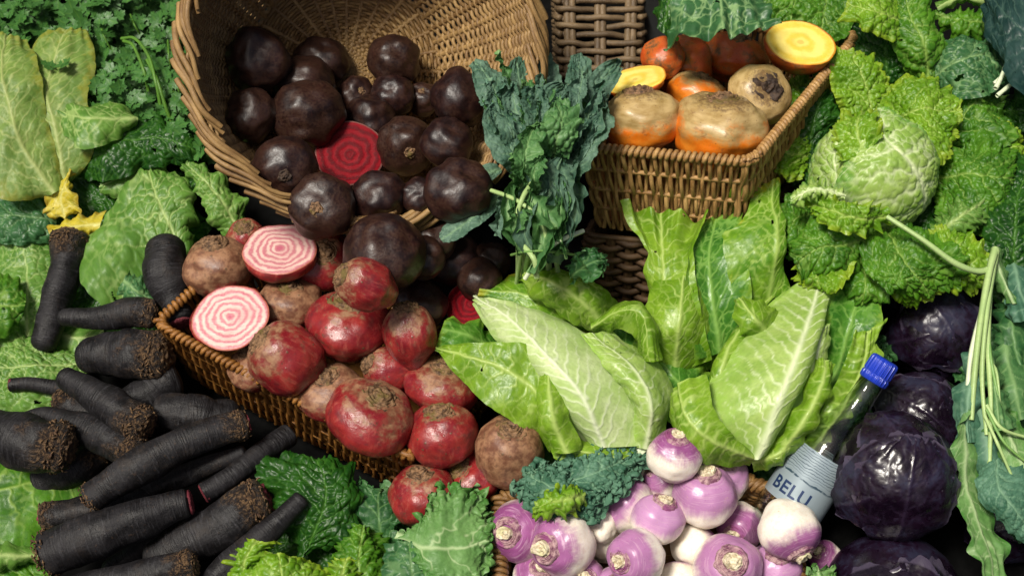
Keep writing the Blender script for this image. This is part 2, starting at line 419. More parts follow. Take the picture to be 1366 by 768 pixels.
BEET_CROWN = [(0.60, -0.20), (0.50, -0.035), (0.44, 0.01), (0.41, -0.005), (0.36, 0.045), (0.31, 0.03), (0.275, 0.07), (0.24, 0.06), (0.215, 0.115), (0.16, 0.135), (0.08, 0.115), (0, 0.12)]
LOW_CROWN = [(0.36, -0.10), (0.28, -0.02), (0.20, 0.005), (0.14, 0.02), (0.10, 0.05), (0.06, 0.05), (0, 0.04)]
COLLAR = [(0.47, -0.14), (0.41, -0.025), (0.37, -0.005), (0.345, -0.03), (0.32, 0.012), (0.30, -0.01), (0.275, 0.03), (0.25, 0.02), (0.22, -0.03)]
STUB = [(0.255, -0.06), (0.25, 0.03), (0.235, 0.10), (0.20, 0.125), (0.12, 0.10), (0, 0.09)]
def bulb(name, label, cat, group, pile, px, py, rx, ry, axis, mat, t0, crown=None, crown_mats=(), cork=0.5, lump=0.075, tail=0.0, squash=None, slack=0.86, shoulder=0.94, crown_scale=1.0):
    seed = rng.uniform(0, 90)
    a = cb(axis); au, arr = abs(a @ U), abs(a @ R)
    if au >= arr: lat = rx; sa2 = 1 - au * au; s = math.sqrt(max(0.36, ((ry / rx) ** 2 - sa2) / max(au * au, 0.05)))
    else: lat = ry; sa2 = 1 - arr * arr; s = math.sqrt(max(0.36, ((rx / ry) ** 2 - sa2) / max(arr * arr, 0.05)))
    s = squash or min(1.22, max(0.70, s))
    c = pile.place(px, py, (rx + ry) / 2, t0, slack)
    r = lat * pxm(c)
    ax = frame_of(a)
    th = np.linspace(0, np.pi, 40); ph = np.linspace(0, 2 * np.pi, 56, endpoint=False)
    st, ct = np.sin(th) ** shoulder, np.cos(th)
    low = np.clip((-ct - 0.55) / 0.45, 0, 1)
    st = st * (1 - 0.25 * low * (1 - low)); axial = ct * s - 0.16 * low ** 3
    axial = axial - 0.10 * np.exp(-(th / 0.33) ** 2)
    n = np.stack([np.sin(th)[:, None] * np.cos(ph), np.sin(th)[:, None] * np.sin(ph), np.broadcast_to(np.cos(th)[:, None], (40, 56))], -1)
    loc = np.stack([st[:, None] * np.cos(ph), st[:, None] * np.sin(ph), np.broadcast_to(axial[:, None], (40, 56))], -1)
    d = fbm(n * 1.15 + seed, 2) * lump * 1.5 + fbm(n * 3.5 + seed, 2) * lump * 0.28
    loc = loc * (1 + d[..., None])
    loc[0] = loc[0].mean(0); loc[-1] = loc[-1].mean(0)
    V = c + r * (loc[..., :1] * ax[0] + loc[..., 1:2] * ax[1] + loc[..., 2:] * ax[2])
    t = Thing(name, label, cat, c, group)
    t.part('skin', V.reshape(-1, 3), grid_faces(40, 56, True), mat, {'bp': n.reshape(-1, 3), 'cork': np.full(40 * 56, cork)})
    top = c + a * r * float(loc[0, 0, 2])
    if crown == 'beet':
        t.part('crown', *_m(lathe(dense(BEET_CROWN, 44), top + a * r * 0.03, ax, r * crown_scale, 0.085, seed, 52, 6.0), crown_mats[0]))
    elif crown == 'low':
        t.part('crown', *_m(lathe(dense(LOW_CROWN, 22), top + a * r * 0.05, ax, r * crown_scale, 0.14, seed, 36, 6.0), crown_mats[0]))
    elif crown == 'turnip':
        t.part('collar', *_m(lathe(dense(COLLAR, 40), top + a * r * 0.06, ax, r * crown_scale, 0.05, seed, 44, 5.0), crown_mats[0]))
        t.part('stalk_stub', *_m(lathe(dense(STUB, 24), top + a * r * 0.06, ax, r * crown_scale, 0.16, seed + 5, 32, 6.0, rng.uniform(0.7, 1)), crown_mats[1]))
    if tail:
        b = c + a * r * float(loc[-1, 0, 2]) * 0.96
        pts = spline([b, b - a * r * tail * 0.5 + ax[0] * r * 0.05, b - a * r * tail + ax[0] * r * 0.25 * tail], 10)
        t.part('tail_root', *_m(tubes(pts, np.linspace(0.10, 0.012, 10) * r, 8)[:2] + ({'bp': np.tile(np.linspace(0, 1, 10)[:, None, None] * [1, 1, 1], (1, 8, 1)).reshape(-1, 3)},), crown_mats[0] if crown_mats else mat))
    return t
def _m(vqa, mat):
    return vqa[0], vqa[1], mat, vqa[2]
def half(name, label, cat, group, pile, px, py, r_px, normal, mat, cutmat, t0, deep=0.75, ell=1.0, slack=0.8, spin=0.0, free=True, cork=0.5):
    """A halved root: skin below, the flat cut face towards normal."""
    seed = rng.uniform(0, 90); a = cb(normal)
    c = pile.place(px, py, r_px * 0.8, t0, slack) if free else att(px, py, t0)
    r = r_px * pxm(c)
    x, y, _ = frame_of(a, U + 0.01); ca, sa = math.cos(spin), math.sin(spin); x, y = x * ca + y * sa, y * ca - x * sa
    ph = np.linspace(0, 2 * np.pi, 72, endpoint=False)
    wob = 1 + 0.07 * noise(np.stack([np.cos(ph) * 1.3, np.sin(ph) * 1.3, np.full(72, seed)], -1)) + 0.012 * noise(np.stack([np.cos(ph) * 7, np.sin(ph) * 7, np.full(72, seed)], -1))
    th = np.linspace(np.pi / 2, np.pi, 26)
    lat = np.sin(th) ** 0.85; dep = np.cos(th) * deep
    n = np.stack([np.sin(th)[:, None] * np.cos(ph), np.sin(th)[:, None] * np.sin(ph), np.broadcast_to(np.cos(th)[:, None], (26, 72))], -1)
    loc = np.stack([lat[:, None] * np.cos(ph) * wob, lat[:, None] * np.sin(ph) * wob * ell, np.broadcast_to(dep[:, None], (26, 72))], -1)
    loc[1:] *= 1 + (fbm(n[1:] * 1.3 + seed, 2) * 0.09)[..., None]
    W = lambda l: (c + r * (l[..., :1] * x + l[..., 1:2] * y + l[..., 2:] * a)).reshape(-1, 3)
    t = Thing(name, label, cat, c, group)
    t.part('skin', W(loc), grid_faces(26, 72, True), mat, {'bp': n.reshape(-1, 3), 'cork': np.full(26 * 72, cork)})
    rr = np.concatenate([[0.001], np.linspace(0.06, 0.97, 22), [0.992, 1.0]])
    flat = np.stack([rr[:, None] * np.cos(ph) * wob, rr[:, None] * np.sin(ph) * wob * ell, np.zeros((25, 72))], -1)
    nn = np.stack([rr[:, None] * np.cos(ph), rr[:, None] * np.sin(ph), np.zeros((25, 72))], -1)
    flat[..., 2] = 0.012 + 0.014 * fbm(nn * 2.5 + seed, 2) - 0.03 * np.clip(rr[:, None] - 0.95, 0, 1) / 0.05
    t.part('cut_face', W(flat), grid_faces(25, 72, True), cutmat, {'bp': nn.reshape(-1, 3)})
    return t
def carrot(label, pts, radii, crown='fibre', tip='round', group='black carrots piled at the front corner', fib=60):
    P0 = [at(*p) for p in pts]
    n = 70
    C = spline(P0, n); k = pxm(C[n // 2])
    ts = np.linspace(0, 1, n); seed = rng.uniform(0, 90)
    rad = np.interp(ts, np.linspace(0, 1, len(radii)), radii)
    rad = np.convolve(np.pad(rad, 6, mode='edge'), np.ones(13) / 13, 'valid') * k
    rad *= 1 + 0.05 * noise(np.stack([ts * 6, ts * 0 + seed, ts * 0], -1))
    C = C + (noise(np.stack([ts * 3, ts * 0, ts * 0 + seed], -1)) * 0.16 * rad.max())[:, None] * U
    T = unit(np.gradient(C, axis=0)); N = unit(np.cross(T, F)); B = np.cross(T, N)
    def cap(end, flat, m=8):
        e = np.linspace(0, np.pi / 2, m + 1)[1:]
        return rad[end] * np.cos(e), rad[end] * np.sin(e) * flat
    r0, o0 = cap(0, 0.9 if tip == 'round' else 0.12); r1, o1 = cap(-1, 0.38)
    CC = np.concatenate([(C[0] - T[0] * o0[:, None])[::-1], C, C[-1] + T[-1] * o1[:, None]])
    RR = np.concatenate([r0[::-1], rad, r1]); NN = np.concatenate([np.repeat(N[:1], 8, 0), N, np.repeat(N[-1:], 8, 0)]); BB = np.concatenate([np.repeat(B[:1], 8, 0), B, np.repeat(B[-1:], 8, 0)])
    s = np.concatenate([[0], np.cumsum(np.linalg.norm(np.diff(CC, axis=0), axis=1))])
    ang = np.linspace(0, 2 * np.pi, 40, endpoint=False)
    bp = np.stack([np.broadcast_to(np.cos(ang), (len(CC), 40)) * RR[:, None] * 40, np.sin(ang) * RR[:, None] * 40, np.broadcast_to(s[:, None], (len(CC), 40))], -1)
    d = 1 + 0.10 * fbm(bp * np.array([.8, .8, 22]) + seed, 3) + 0.008 * noise(bp * np.array([1.2, 1.2, 330]) + seed)
    V = CC[:, None] + (RR[:, None] * d)[..., None] * (np.cos(ang)[:, None] * NN[:, None] + np.sin(ang)[:, None] * BB[:, None])
    ct = s / s[-1]
    ct = np.clip(1 - (s[-1] - s) / (8.0 * rad[-1]) * 0.9, 0, 1) if crown == 'fibre' else ct * 0.3
    t = Thing('black_carrot', label, 'carrot', C[n // 2], group)
    t.part('skin', V.reshape(-1, 3), grid_faces(len(CC), 40, True), M_CARROT, {'bp': bp.reshape(-1, 3), 'ct': np.repeat(ct, 40)})
    g = np.random.default_rng(int(seed * 100))
    def flakes(i, sgn, m, spread):
        out = []
        for q in range(m):
            an = g.uniform(0, 2 * np.pi); back = spread * g.random() ** 1.8 - 0.12 ; j = int(np.clip(i - sgn * back * rad[i] / (np.linalg.norm(C[1] - C[0]) + 1e-9), 0, n - 1)) if True else i
            dirn = np.cos(an) * N[j] + np.sin(an) * B[j]; rr_ = rad[j] * g.uniform(0.96, 1.03)
            p = C[j] + dirn * rr_ * (1 if back > 0 else g.uniform(0.4, 0.95)) + T[j] * sgn * (0.25 * rad[j] if back <= 0 else 0)
            ln = rad[j] * g.uniform(0.10, 0.36)
            f = unit(T[j] * sgn * g.uniform(-0.2, 0.8) + dirn * g.uniform(-0.05, 0.35) + np.cross(T[j], dirn) * g.choice([-1, 1]) * g.uniform(0.3, 1.2))
            out.append(p + f * ln * np.linspace(-0.5, 0.5, 4)[:, None] + dirn * (np.array([0, 0.05, 0.05, 0.0]) * rad[j])[:, None])
        L = np.array(out); V, Q, _ = tubes(L, np.broadcast_to(np.array([0.3, 1, 0.8, 0.2]) * 0.050 * rad[i] * g.uniform(.5, 1.3, (len(L), 1)), L.shape[:2]), 5)
        return V, Q, {'bp': V * 60}
    if crown == 'fibre':
        t.part('crown', *_m(flakes(n - 1, 1, int(fib * 1.5), 0.62), M_FIBRE))
        ax = (N[-1], B[-1], T[-1])
        t.part('cut_end', *_m(lathe(dense([(0.72, -0.05), (0.66, 0.08), (0.4, 0.12), (0, 0.09)], 14), C[-1] + T[-1] * rad[-1] * 0.28, ax, rad[-1] * 0.85, 0.22, seed, 28, 4.0), M_REDTIP if g.random() < 0.5 else M_FIBRE))
    elif crown == 'red':
        t.part('cut_end', *_m(lathe(dense([(0.95, -0.05), (0.88, 0.12), (0.5, 0.2), (0, 0.2)], 14), C[-1] + T[-1] * rad[-1] * 0.30, (N[-1], B[-1], T[-1]), rad[-1] * 0.9, 0.10, seed, 28, 4.0), M_REDTIP))
    if tip == 'red':
        t.part('cut_tip', *_m(lathe(dense([(0.96, -0.3), (0.9, 0.05), (0.5, 0.12), (0, 0.12)], 14), C[0] - T[0] * rad[0] * 0.05, (N[0], -B[0], -T[0]), rad[0] * 1.04, 0.08, seed, 28, 4.0), M_REDTIP))
    elif tip == 'fibre':
        t.part('root_fibre', *_m(flakes(0, -1, int(fib * 1.5), 0.5), M_FIBRE))
    return t

# ------------------------------------------------------------------ baskets
def rounded(s, rc=0.10):          # unit square with rounded corners, s in 0..4 -> (a, b)
    s = np.asarray(s, float) % 4; i = np.floor(s).astype(int); f = s - i
    A = np.array([[0, 0], [1, 0], [1, 1], [0, 1]], float); D = np.array([[1, 0], [0, 1], [-1, 0], [0, -1]], float)
    p = A[i] + D[i] * f[..., None]
    e = np.clip(rc - f, 0, rc); e2 = np.clip(f - (1 - rc), 0, rc)
    p = p + np.roll(D, -1, 0)[i] * ((e ** 2 + e2 ** 2) / (2 * rc) * 0.9)[..., None]
    return p
def rect_basket(name, label, rim, base, mat, style, n_weft, n_stake, r_weft, r_stake, amp, cat='basket', sides=(0, 1, 2, 3), coil=True, rc=0.08, group=None, floor=True, rim_r=0.0042, pairs=True):
    rim, base = np.array(rim), np.array(base)
    cen = (rim.mean(0) + base.mean(0)) / 2; up = unit(rim.mean(0) - base.mean(0))
    def bil(C, p):
        a, b = p[..., :1], p[..., 1:]
        return C[0] * (1 - a) * (1 - b) + C[1] * a * (1 - b) + C[2] * a * b + C[3] * (1 - a) * b
    def pos(s, h):
        p = rounded(s, rc); Pb, Pt = bil(base, p), bil(rim, p)
        P = Pb + (Pt - Pb) * np.asarray(h)[..., None]
        c = base.mean(0) + (rim.mean(0) - base.mean(0)) * np.asarray(h)[..., None]
        d = unit(P - c)
        q = p - 0.5; big = np.maximum(np.abs(q[..., :1]), np.abs(q[..., 1:])); q = np.where(np.abs(q) > big * 0.86, q, 0)
        e1, e2 = unit(rim[1] - rim[0]), unit(rim[3] - rim[0])
        nn = unit(np.sign(q[..., :1]) * np.cross(e2, up) * np.sign(np.cross(e2, up) @ e1) + np.sign(q[..., 1:]) * np.cross(e1, up) * np.sign(np.cross(e1, up) @ e2) + 0.15 * d)
        return P, nn
    t = Thing(name, label, cat, base.mean(0), group)
    s_all = np.linspace(0, 4, 400)
    per = np.linalg.norm(np.diff(pos(s_all, np.ones(400))[0], axis=0), axis=1).sum()
    parts = []
    lens = np.cumsum(np.concatenate([[0], np.linalg.norm(np.diff(pos(s_all, np.ones(400))[0], axis=0), axis=1)]))
    sp = lambda u: np.interp(u * lens[-1], lens, s_all)      # even spacing along the rim
    if style == 'vertical':        # upright weavers over a few level stakes
        m = 40; h = np.linspace(-0.02, 1.0, m); u = (np.arange(n_weft) + 0.5) / n_weft
        g = np.random.default_rng(5)
        sv = sp((u + g.normal(0, 0.12 / n_weft, n_weft))[:, None] + ((np.sin(h * np.pi * n_stake + np.pi / 2)[None] * np.where(np.arange(n_weft) % 2, 1, -1)[:, None]) * 0.16 / n_weft if pairs else 0))
        P, nn = pos(sv, np.broadcast_to(h, sv.shape))
        off = amp * np.sin(np.pi * n_stake * h)[None] * np.where(np.arange(n_weft) % 2, 1, -1)[:, None] + g.normal(0, 0.0006, (n_weft, 1))
        V = P + nn * off[..., None]
        parts.append(tubes(V, r_weft * g.uniform(0.82, 1.15, (n_weft, 1)) * np.ones((1, m)), 6))
        for j in range(1, n_stake):
            s2 = sp(np.linspace(0, 1, 240)); P, nn = pos(s2, np.full(240, j / n_stake)); parts.append(tubes(P, r_stake, 6))
    else:
        m = 420; u = np.linspace(0, 1, m); s2 = sp(u)
        for j in range(n_weft):
            hh = (j + 0.5) / n_weft; P, nn = pos(s2, np.full(m, hh) + 0.25 / n_weft * noise(np.stack([u * 30, u * 0 + j, u * 0], -1)))
            off = amp * np.sin(np.pi * n_stake * u + np.pi * j)
            parts.append(tubes(P + nn * off[:, None], r_weft, 6))
        us = (np.arange(n_stake) + 0.5) / n_stake
        for q in (-1, 1):
            h = np.linspace(0, 1, 12); sv = np.repeat(sp(us + q * 0.08 / n_stake)[:, None], 12, 1); P, nn = pos(sv, np.broadcast_to(h, sv.shape)); parts.append(tubes(P, r_stake, 6))
    for q, p_ in enumerate(parts): p_[2]['tp'] = p_[2]['tp'] + np.array([q * 3.1, 0, 0])
    t.part('wicker_weave', *_m(join(parts), mat))
    s2 = sp(np.linspace(0, 1, 300)); P, nn = pos(s2, np.full(300, 1.005)); rp = [tubes(P, rim_r * 0.8, 8)]
    if coil:
        m = int(per / 0.00052 / 6) ; turns = per / 0.0068; m = int(turns * 14)
        u = np.linspace(0, 1, m); P, nn = pos(sp(u), np.full(m, 1.005)); a = u * turns * 2 * np.pi
        rp.append(tubes(P + rim_r * (nn * np.cos(a)[:, None] + up * np.sin(a)[:, None]), 0.0028, 6))
    t.part('rim', *_m(join(rp), mat))
    if floor:
        u = np.linspace(0.02, 0.98, 24); g = bil(base, np.stack(np.meshgrid(u, u, indexing='ij'), -1)) + up * 0.004
        t.part('floor', g.reshape(-1, 3), grid_faces(24, 24), mat, {'tp': np.stack(np.meshgrid(u * 3, u * 0.3, indexing='ij') + [np.zeros((24, 24))], -1).reshape(-1, 3)})
    return t
def round_basket(name, label, c_rim, r_rim, c_base, r_base, mat, n_rows, n_stake, r_weft, bulge=0.1, rim_w=0.02, cat='basket', base_rings=30, rim_canes=64):
    ax = unit(c_rim - c_base); x, y, _ = frame_of(ax, U)
    def pos(ph, h):
        h = np.asarray(h)[..., None]; rr = r_base + (r_rim - r_base) * h ** 0.85 + bulge * r_rim * np.sin(np.pi * np.clip(h, 0, 1)) * 0.5
        d = np.cos(ph)[..., None] * x + np.sin(ph)[..., None] * y
        return c_base + (c_rim - c_base) * h + d * rr, d
    t = Thing(name, label, cat, c_base)
    m = n_stake * 8 + 1; ph = np.linspace(0, 2 * np.pi, m)
    h = (np.arange(n_rows) + 0.5) / n_rows
    PH = np.broadcast_to(ph, (n_rows, m)); P, d = pos(PH, np.broadcast_to(h[:, None], PH.shape))
    off = 0.0022 * np.sin(n_stake * PH / 2 * 2 + np.pi * np.arange(n_rows)[:, None])
    parts = [tubes(P + d * off[..., None], r_weft, 5)]
    sp = np.linspace(0, 2 * np.pi, n_stake, endpoint=False) + np.pi / n_stake / 2
    H = np.broadcast_to(np.linspace(0, 1, 14), (n_stake, 14)); P, d = pos(np.broadcast_to(sp[:, None], H.shape), H); parts.append(tubes(P, r_weft * 1.35, 6))
    for q, p_ in enumerate(parts): p_[2]['tp'] = p_[2]['tp'] + np.array([q * 3.1, 0, 0])
    t.part('wicker_weave', *_m(join(parts), mat))
    k = 28; rr = r_base * (np.arange(base_rings) + 1) / base_rings
    m = k * 8 + 1; ph = np.linspace(0, 2 * np.pi, m); d = np.cos(ph)[:, None] * x + np.sin(ph)[:, None] * y
    P = c_base + rr[:, None, None] * d + ax * (0.0020 * np.sin(k * ph[None] + np.pi * np.arange(base_rings)[:, None]))[..., None]
    b = [tubes(P, r_weft * 0.95, 5)]
    sp = np.arange(k) / k * 2 * np.pi; d = np.cos(sp)[:, None] * x + np.sin(sp)[:, None] * y
    b.append(tubes(c_base + d[:, None] * (np.linspace(0.03, 1.0, 6) * r_base)[None, :, None], r_weft * 1.3, 6))
    b[1][2]['tp'] = b[1][2]['tp'] + np.array([7.7, 0, 0])
    b.append((c_base - ax * 0.006 + (d[:, None] * (np.linspace(0.001, 1, 6) * r_base)[None, :, None]).transpose(1, 0, 2).reshape(-1, 3), grid_faces(6, k, True), {'tp': np.zeros((6 * k, 3))}))
    t.part('floor', *_m(join(b), mat))
    g = np.random.default_rng(11); n = 26; canes = []
    for i in range(rim_canes):
        p0 = i / rim_canes * 2 * np.pi; ph = p0 + np.linspace(0, g.uniform(0.42, 0.62), n); w = np.linspace(0, 1, n)
        d = np.cos(ph)[:, None] * x + np.sin(ph)[:, None] * y
        ro = r_rim + rim_w * (0.75 - 1.15 * w) + 0.002 * np.sin(w * 9 + i); hh = 0.012 * np.sin(np.pi * w) - 0.016 * (1 - w) + 0.004 * g.uniform(-1, 1)
        canes.append(c_rim + d * ro[:, None] + ax * hh[:, None])
    canes = np.array(canes)
    t.part('rim', *_m(tubes(canes, np.linspace(0.0036, 0.0028, n)[None] * g.uniform(0.8, 1.2, (rim_canes, 1)), 6), mat))
    return t
# ------------------------------------------------------------------ the stall under everything
xs = np.linspace(-2.2, 2.2, 90); ys = np.linspace(-1.6, 1.5, 70)
GX, GY = np.meshgrid(xs, ys, indexing='ij')
_hc = at(440, 460, 0); GZ = GY * SLOPE - 0.004 - 0.075 * np.exp(-((GX - _hc[0]) ** 2 + (GY - _hc[1]) ** 2) / 0.045) + 0.004 * fbm(np.stack([GX * 3, GY * 3, GX * 0], -1))
single('stall_surface', None, None, (0, 0, 0), np.stack([GX, GY, GZ], -1).reshape(-1, 3), grid_faces(90, 70), M_TABLE, kind='structure')
_bx, _bz = np.meshgrid(np.linspace(-2.4, 2.4, 30), np.linspace(-0.2, 2.2, 20), indexing='ij')
single('wall', 'dark painted wall in the shade behind the stall', 'wall', (0, 1.3, 0), np.stack([_bx, 1.30 + 0 * _bx, _bz], -1).reshape(-1, 3)[:, [0, 1, 2]], grid_faces(30, 20), M_POST)

# ------------------------------------------------------------------ round basket with dark beetroots
T_RIM = 1.56; c_rim = att(490, 62, T_RIM); r_rim = 233 * T_RIM * HALF / 683
c_bas = att(462, 92, T_RIM + 0.20); r_bas = 125 * pxm(c_bas)
round_basket('round_basket', 'big round wicker basket tipped on its side and full of dark beetroots', c_rim, r_rim, c_bas, r_bas, MW_ROUND, 46, 44, 0.0026, 0.12, 0.020)
pd = Pile()
def wall_t(px, py, r):
    k = (math.hypot(px - 472, py - 80) + r * 0.95 - 128) / 128
    return T_RIM + 0.20 - 0.20 * min(max(k, 0), 1) - r * 0.0008
GB = 'dark beetroots in the round basket'
for x, y, rx, ry, ax, cr, lab in [
    (343, 80, 43, 41, (0.3, 0.3, 0.9), None, 'dark beetroot nearest the shaded left wall at the back of the basket'),
    (430, 81, 35, 28, (0.2, 0.9, 0.1), None, 'small dark beetroot high in the middle, in front of the woven base'),
    (526, 80, 34, 33, (0.3, 0.2, 0.9), None, 'round dark beetroot standing alone at the back right of the basket'),
    (613, 132, 39, 37, (0.5, 0.3, 0.8), None, 'glossy dark beetroot against the right wall of the round basket'),
    (564, 132, 22, 24, (0, 0.4, 0.9), 'low', 'small dark beetroot wedged left of the one against the right wall'),
    (476, 126, 26, 23, (0.4, 0.1, 0.8), 'low', 'small dark beetroot in the deep shade at the basket centre'),
    (335, 154, 34, 35, (-0.4, 0.2, 0.8), None, 'dull grey sheened beetroot on the left wall under the shaded one'),
    (404, 112, 38, 30, (-0.3, 0.8, 0.5), None, 'plum dark beetroot half hidden behind the largest one'),
    (524, 127, 28, 27, (0, 0.2, 0.9), None, 'round black beetroot with one bright gleam, above the cut red half'),
    (597, 192, 34, 38, (0.4, 0.5, 0.7), None, 'brownish dark beetroot low on the right wall behind the pitted one'),
    (494, 160, 34, 27, (0.2, 0.9, 0.4), None, 'dark wrinkled beetroot just above the cut red half'),
    (408, 150, 47, 37, (-0.2, 0.9, 0.3), None, 'largest brown dark beetroot, left of the cut red half'),
    (558, 262, 24, 30, (0, 0.5, 0.8), None, 'narrow dark beetroot in the shade under the pitted one'),
    (541, 194, 37, 40, (0.25, -0.35, 0.9), 'low', 'brown beetroot with a pitted root scar, right of the cut red half'),
    (613, 256, 44, 41, (0.4, 0.5, 0.6), None, 'dark beetroot under the single kale leaves at the basket rim'),
    (506, 266, 36, 36, (0.1, -0.7, 0.6), None, 'dark beetroot with rusty brown streaks below the cut red half'),
    (380, 227, 43, 48, (0.15, -0.25, 0.9), 'dimple', 'purplish dark beetroot with a deep round dimple in its face'),
    (430, 276, 43, 34, (-0.1, -0.15, 0.95), 'low', 'dark beetroot with a pale root scar at the basket lip')]:
    bulb('dark_beetroot', lab, 'beetroot', GB, pd, x, y, rx * 1.05, ry * 1.05, ax, M_DARKBEET, wall_t(x, y, (rx + ry) / 2), 'low' if cr else None, (M_CORKD if cr == 'dimple' else M_CORK,), squash=0.92, slack=0.78, lump=0.085, crown_scale=0.62, tail=0.0)
half('dark_beetroot_half', 'halved dark beetroot showing its bright red ringed cut face', 'beetroot', GB, pd, 467, 205, 47, (0.10, 0.10, 0.97), M_DARKBEET, M_CUTRED, wall_t(467, 205, 45), 0.7, 0.92, 0.95)
def T(px, py, h): return depth(at(px, py, h))
GS = 'dark beetroots spilled below the round basket'
for x, y, rx, ry, ax, lab in [
    (655, 348, 26, 22, (0, 0.4, 0.9), 'small dark beetroot behind the kale stalks, rightmost of the spilled ones'),
    (606, 348, 38, 30, (0.3, 0.6, 0.6), 'dull dark beetroot in shade between the big spilled one and the kale stalks'),
    (640, 372, 30, 20, (-0.2, 0.7, 0.6), 'brown shaded beetroot above the cut slice beside the pale cabbage tip'),
    (560, 408, 37, 36, (0.2, 0.4, 0.9), 'smooth dark beetroot next to the spotted candy beetroots'),
    (578, 316, 33, 30, (0.1, 0.5, 0.8), 'dark beetroot bridging the basket lip and the spilled heap'),
    (565, 345, 30, 26, (0.2, 0.4, 0.9), 'dark beetroot deep in the shade behind the big spilled one'),
    (512, 337, 54, 46, (0.1, 0.5, 0.8), 'biggest spilled dark beetroot, just below the round basket')]:
    bulb('dark_beetroot', lab, 'beetroot', GS, pd, x, y, rx, ry, ax, M_DARKBEET, T(x, y, 0.195 if rx > 50 else 0.165 if y < 330 else 0.12), None, (M_CORK,), squash=0.92, slack=0.8, lump=0.07)
half('dark_beetroot_slice', 'halved dark red beetroot at the tip of the pale pointed cabbage', 'beetroot', GS, pd, 627, 405, 36, (-0.40, 0.30, 0.85), M_DARKBEET, M_CUTRED, T(627, 405, 0.118), 0.7, 0.95, free=False)

# ------------------------------------------------------------------ amber basket with candy beetroots
rim = [at(207, 432, 0.112), at(545, 612, 0.108), at(668, 482, 0.070), at(335, 318, 0.085)]
nrm = np.array([0, -SLOPE, 1.0]); nrm /= np.linalg.norm(nrm)
cen = sum(rim) / 4
base = [p + (cen - p) * 0.05 - nrm * 0.135 for p in rim]
rect_basket('rectangular_basket', 'honey coloured wicker basket holding the pink candy beetroots', rim, base, MW_AMBER, 'vertical', 190, 4, 0.0024, 0.0026, 0.0030)
pc = Pile(); pc.c = list(pd.c)
GC = 'candy beetroots in and around the honey wicker basket'
for x, y, rx, ry, ax, ck, lab, h in [
    (330, 322, 28, 30, (0.0, 0.6, 0.7), 0.2, 'maroon beetroot peeping out behind the upper cut half', 0.09),
    (345, 488, 42, 32, (-0.3, 0.8, 0.4), 0.9, 'sandy beetroot almost hidden under the large cut half', 0.09),
    (290, 357, 46, 42, (-0.12, 0.86, 0.45), 1.0, 'rough brown beetroot with a tall corky crown by the smooth black carrot', 0.10),
    (428, 345, 30, 45, (0.3, 0.3, 0.8), 0.1, 'plain red beetroot behind the upper cut half, on its right', 0.10),
    (386, 405, 45, 34, (0.0, 0.82, 0.55), 0.75, 'sandy topped beetroot between the two cut halves', 0.10),
    (487, 380, 46, 34, (-0.85, 0.35, 0.35), 0.45, 'small red beetroot with an olive brown end near the big dark one', 0.17),
    (440, 523, 46, 37, (-0.15, 0.8, 0.6), 0.75, 'pinkish beetroot low at the basket edge under two larger ones', 0.10),
    (546, 446, 36, 46, (-0.10, 0.9, 0.35), 0.45, 'speckled pink beetroot with a shaggy crown beside the smooth dark one', 0.10),
    (521, 493, 38, 31, (-0.85, 0.35, 0.35), 0.3, 'small crimson beetroot with its olive crown facing the camera side', 0.10),
    (590, 514, 50, 38, (0.15, 0.85, 0.45), 0.42, 'wide plum red beetroot tucked against the pale cabbage leaf', 0.10),
    (382, 478, 50, 48, (-0.75, 0.55, 0.45), 0.40, 'red beetroot with a pale scuffed left cheek on the basket rim', 0.12),
    (465, 433, 58, 46, (0.06, 0.82, 0.45), 0.10, 'large wine red beetroot with a broad corky crown on top of the heap', 0.12),
    (494, 556, 61, 51, (0.42, 0.75, 0.50), 0.32, 'largest crimson beetroot with a knobbly scar, at the front of the basket', 0.11),
    (627, 640, 46, 40, (-0.5, 0.6, 0.6), 0.0, 'bright scarlet beetroot mostly hidden under the two above it', 0.06),
    (564, 661, 47, 42, (-0.12, 0.85, 0.40), 0.2, 'pinkish red beetroot at the bottom touching the kale leaf', 0.06),
    (590, 580, 47, 44, (-0.05, 0.82, 0.50), 0.12, 'shiny cherry red beetroot with a pale ring crown beside the brown one', 0.10),
    (680, 602, 47, 50, (0.05, 0.72, 0.68), 1.05, 'brown skinned beetroot with a grey crown next to the blue green kale', 0.08)]:
    bulb('candy_beetroot', lab, 'beetroot', GC, pc, x, y, rx, ry, ax, M_CHIO, T(x, y, h), 'beet', (M_CORK,), cork=ck + 0.14, slack=0.80, lump=0.06, crown_scale=0.92)
half('candy_beetroot_half', 'upper halved beetroot with pink and white rings, tilted on the heap', 'beetroot', GC, pc, 373, 332, 50, (0.03, 0.72, 0.70), M_CHIO, M_CUTPINK, T(373, 332, 0.14), 0.72, 1.0, 0.62, cork=0.15)
half('candy_beetroot_half', 'lower halved beetroot with pink and white rings facing the viewer', 'beetroot', GC, pc, 307, 423, 52, (-0.10, 0.50, 0.85), M_CHIO, M_CUTPINK, T(307, 423, 0.14), 0.5, 0.95, 0.62, cork=0.3)

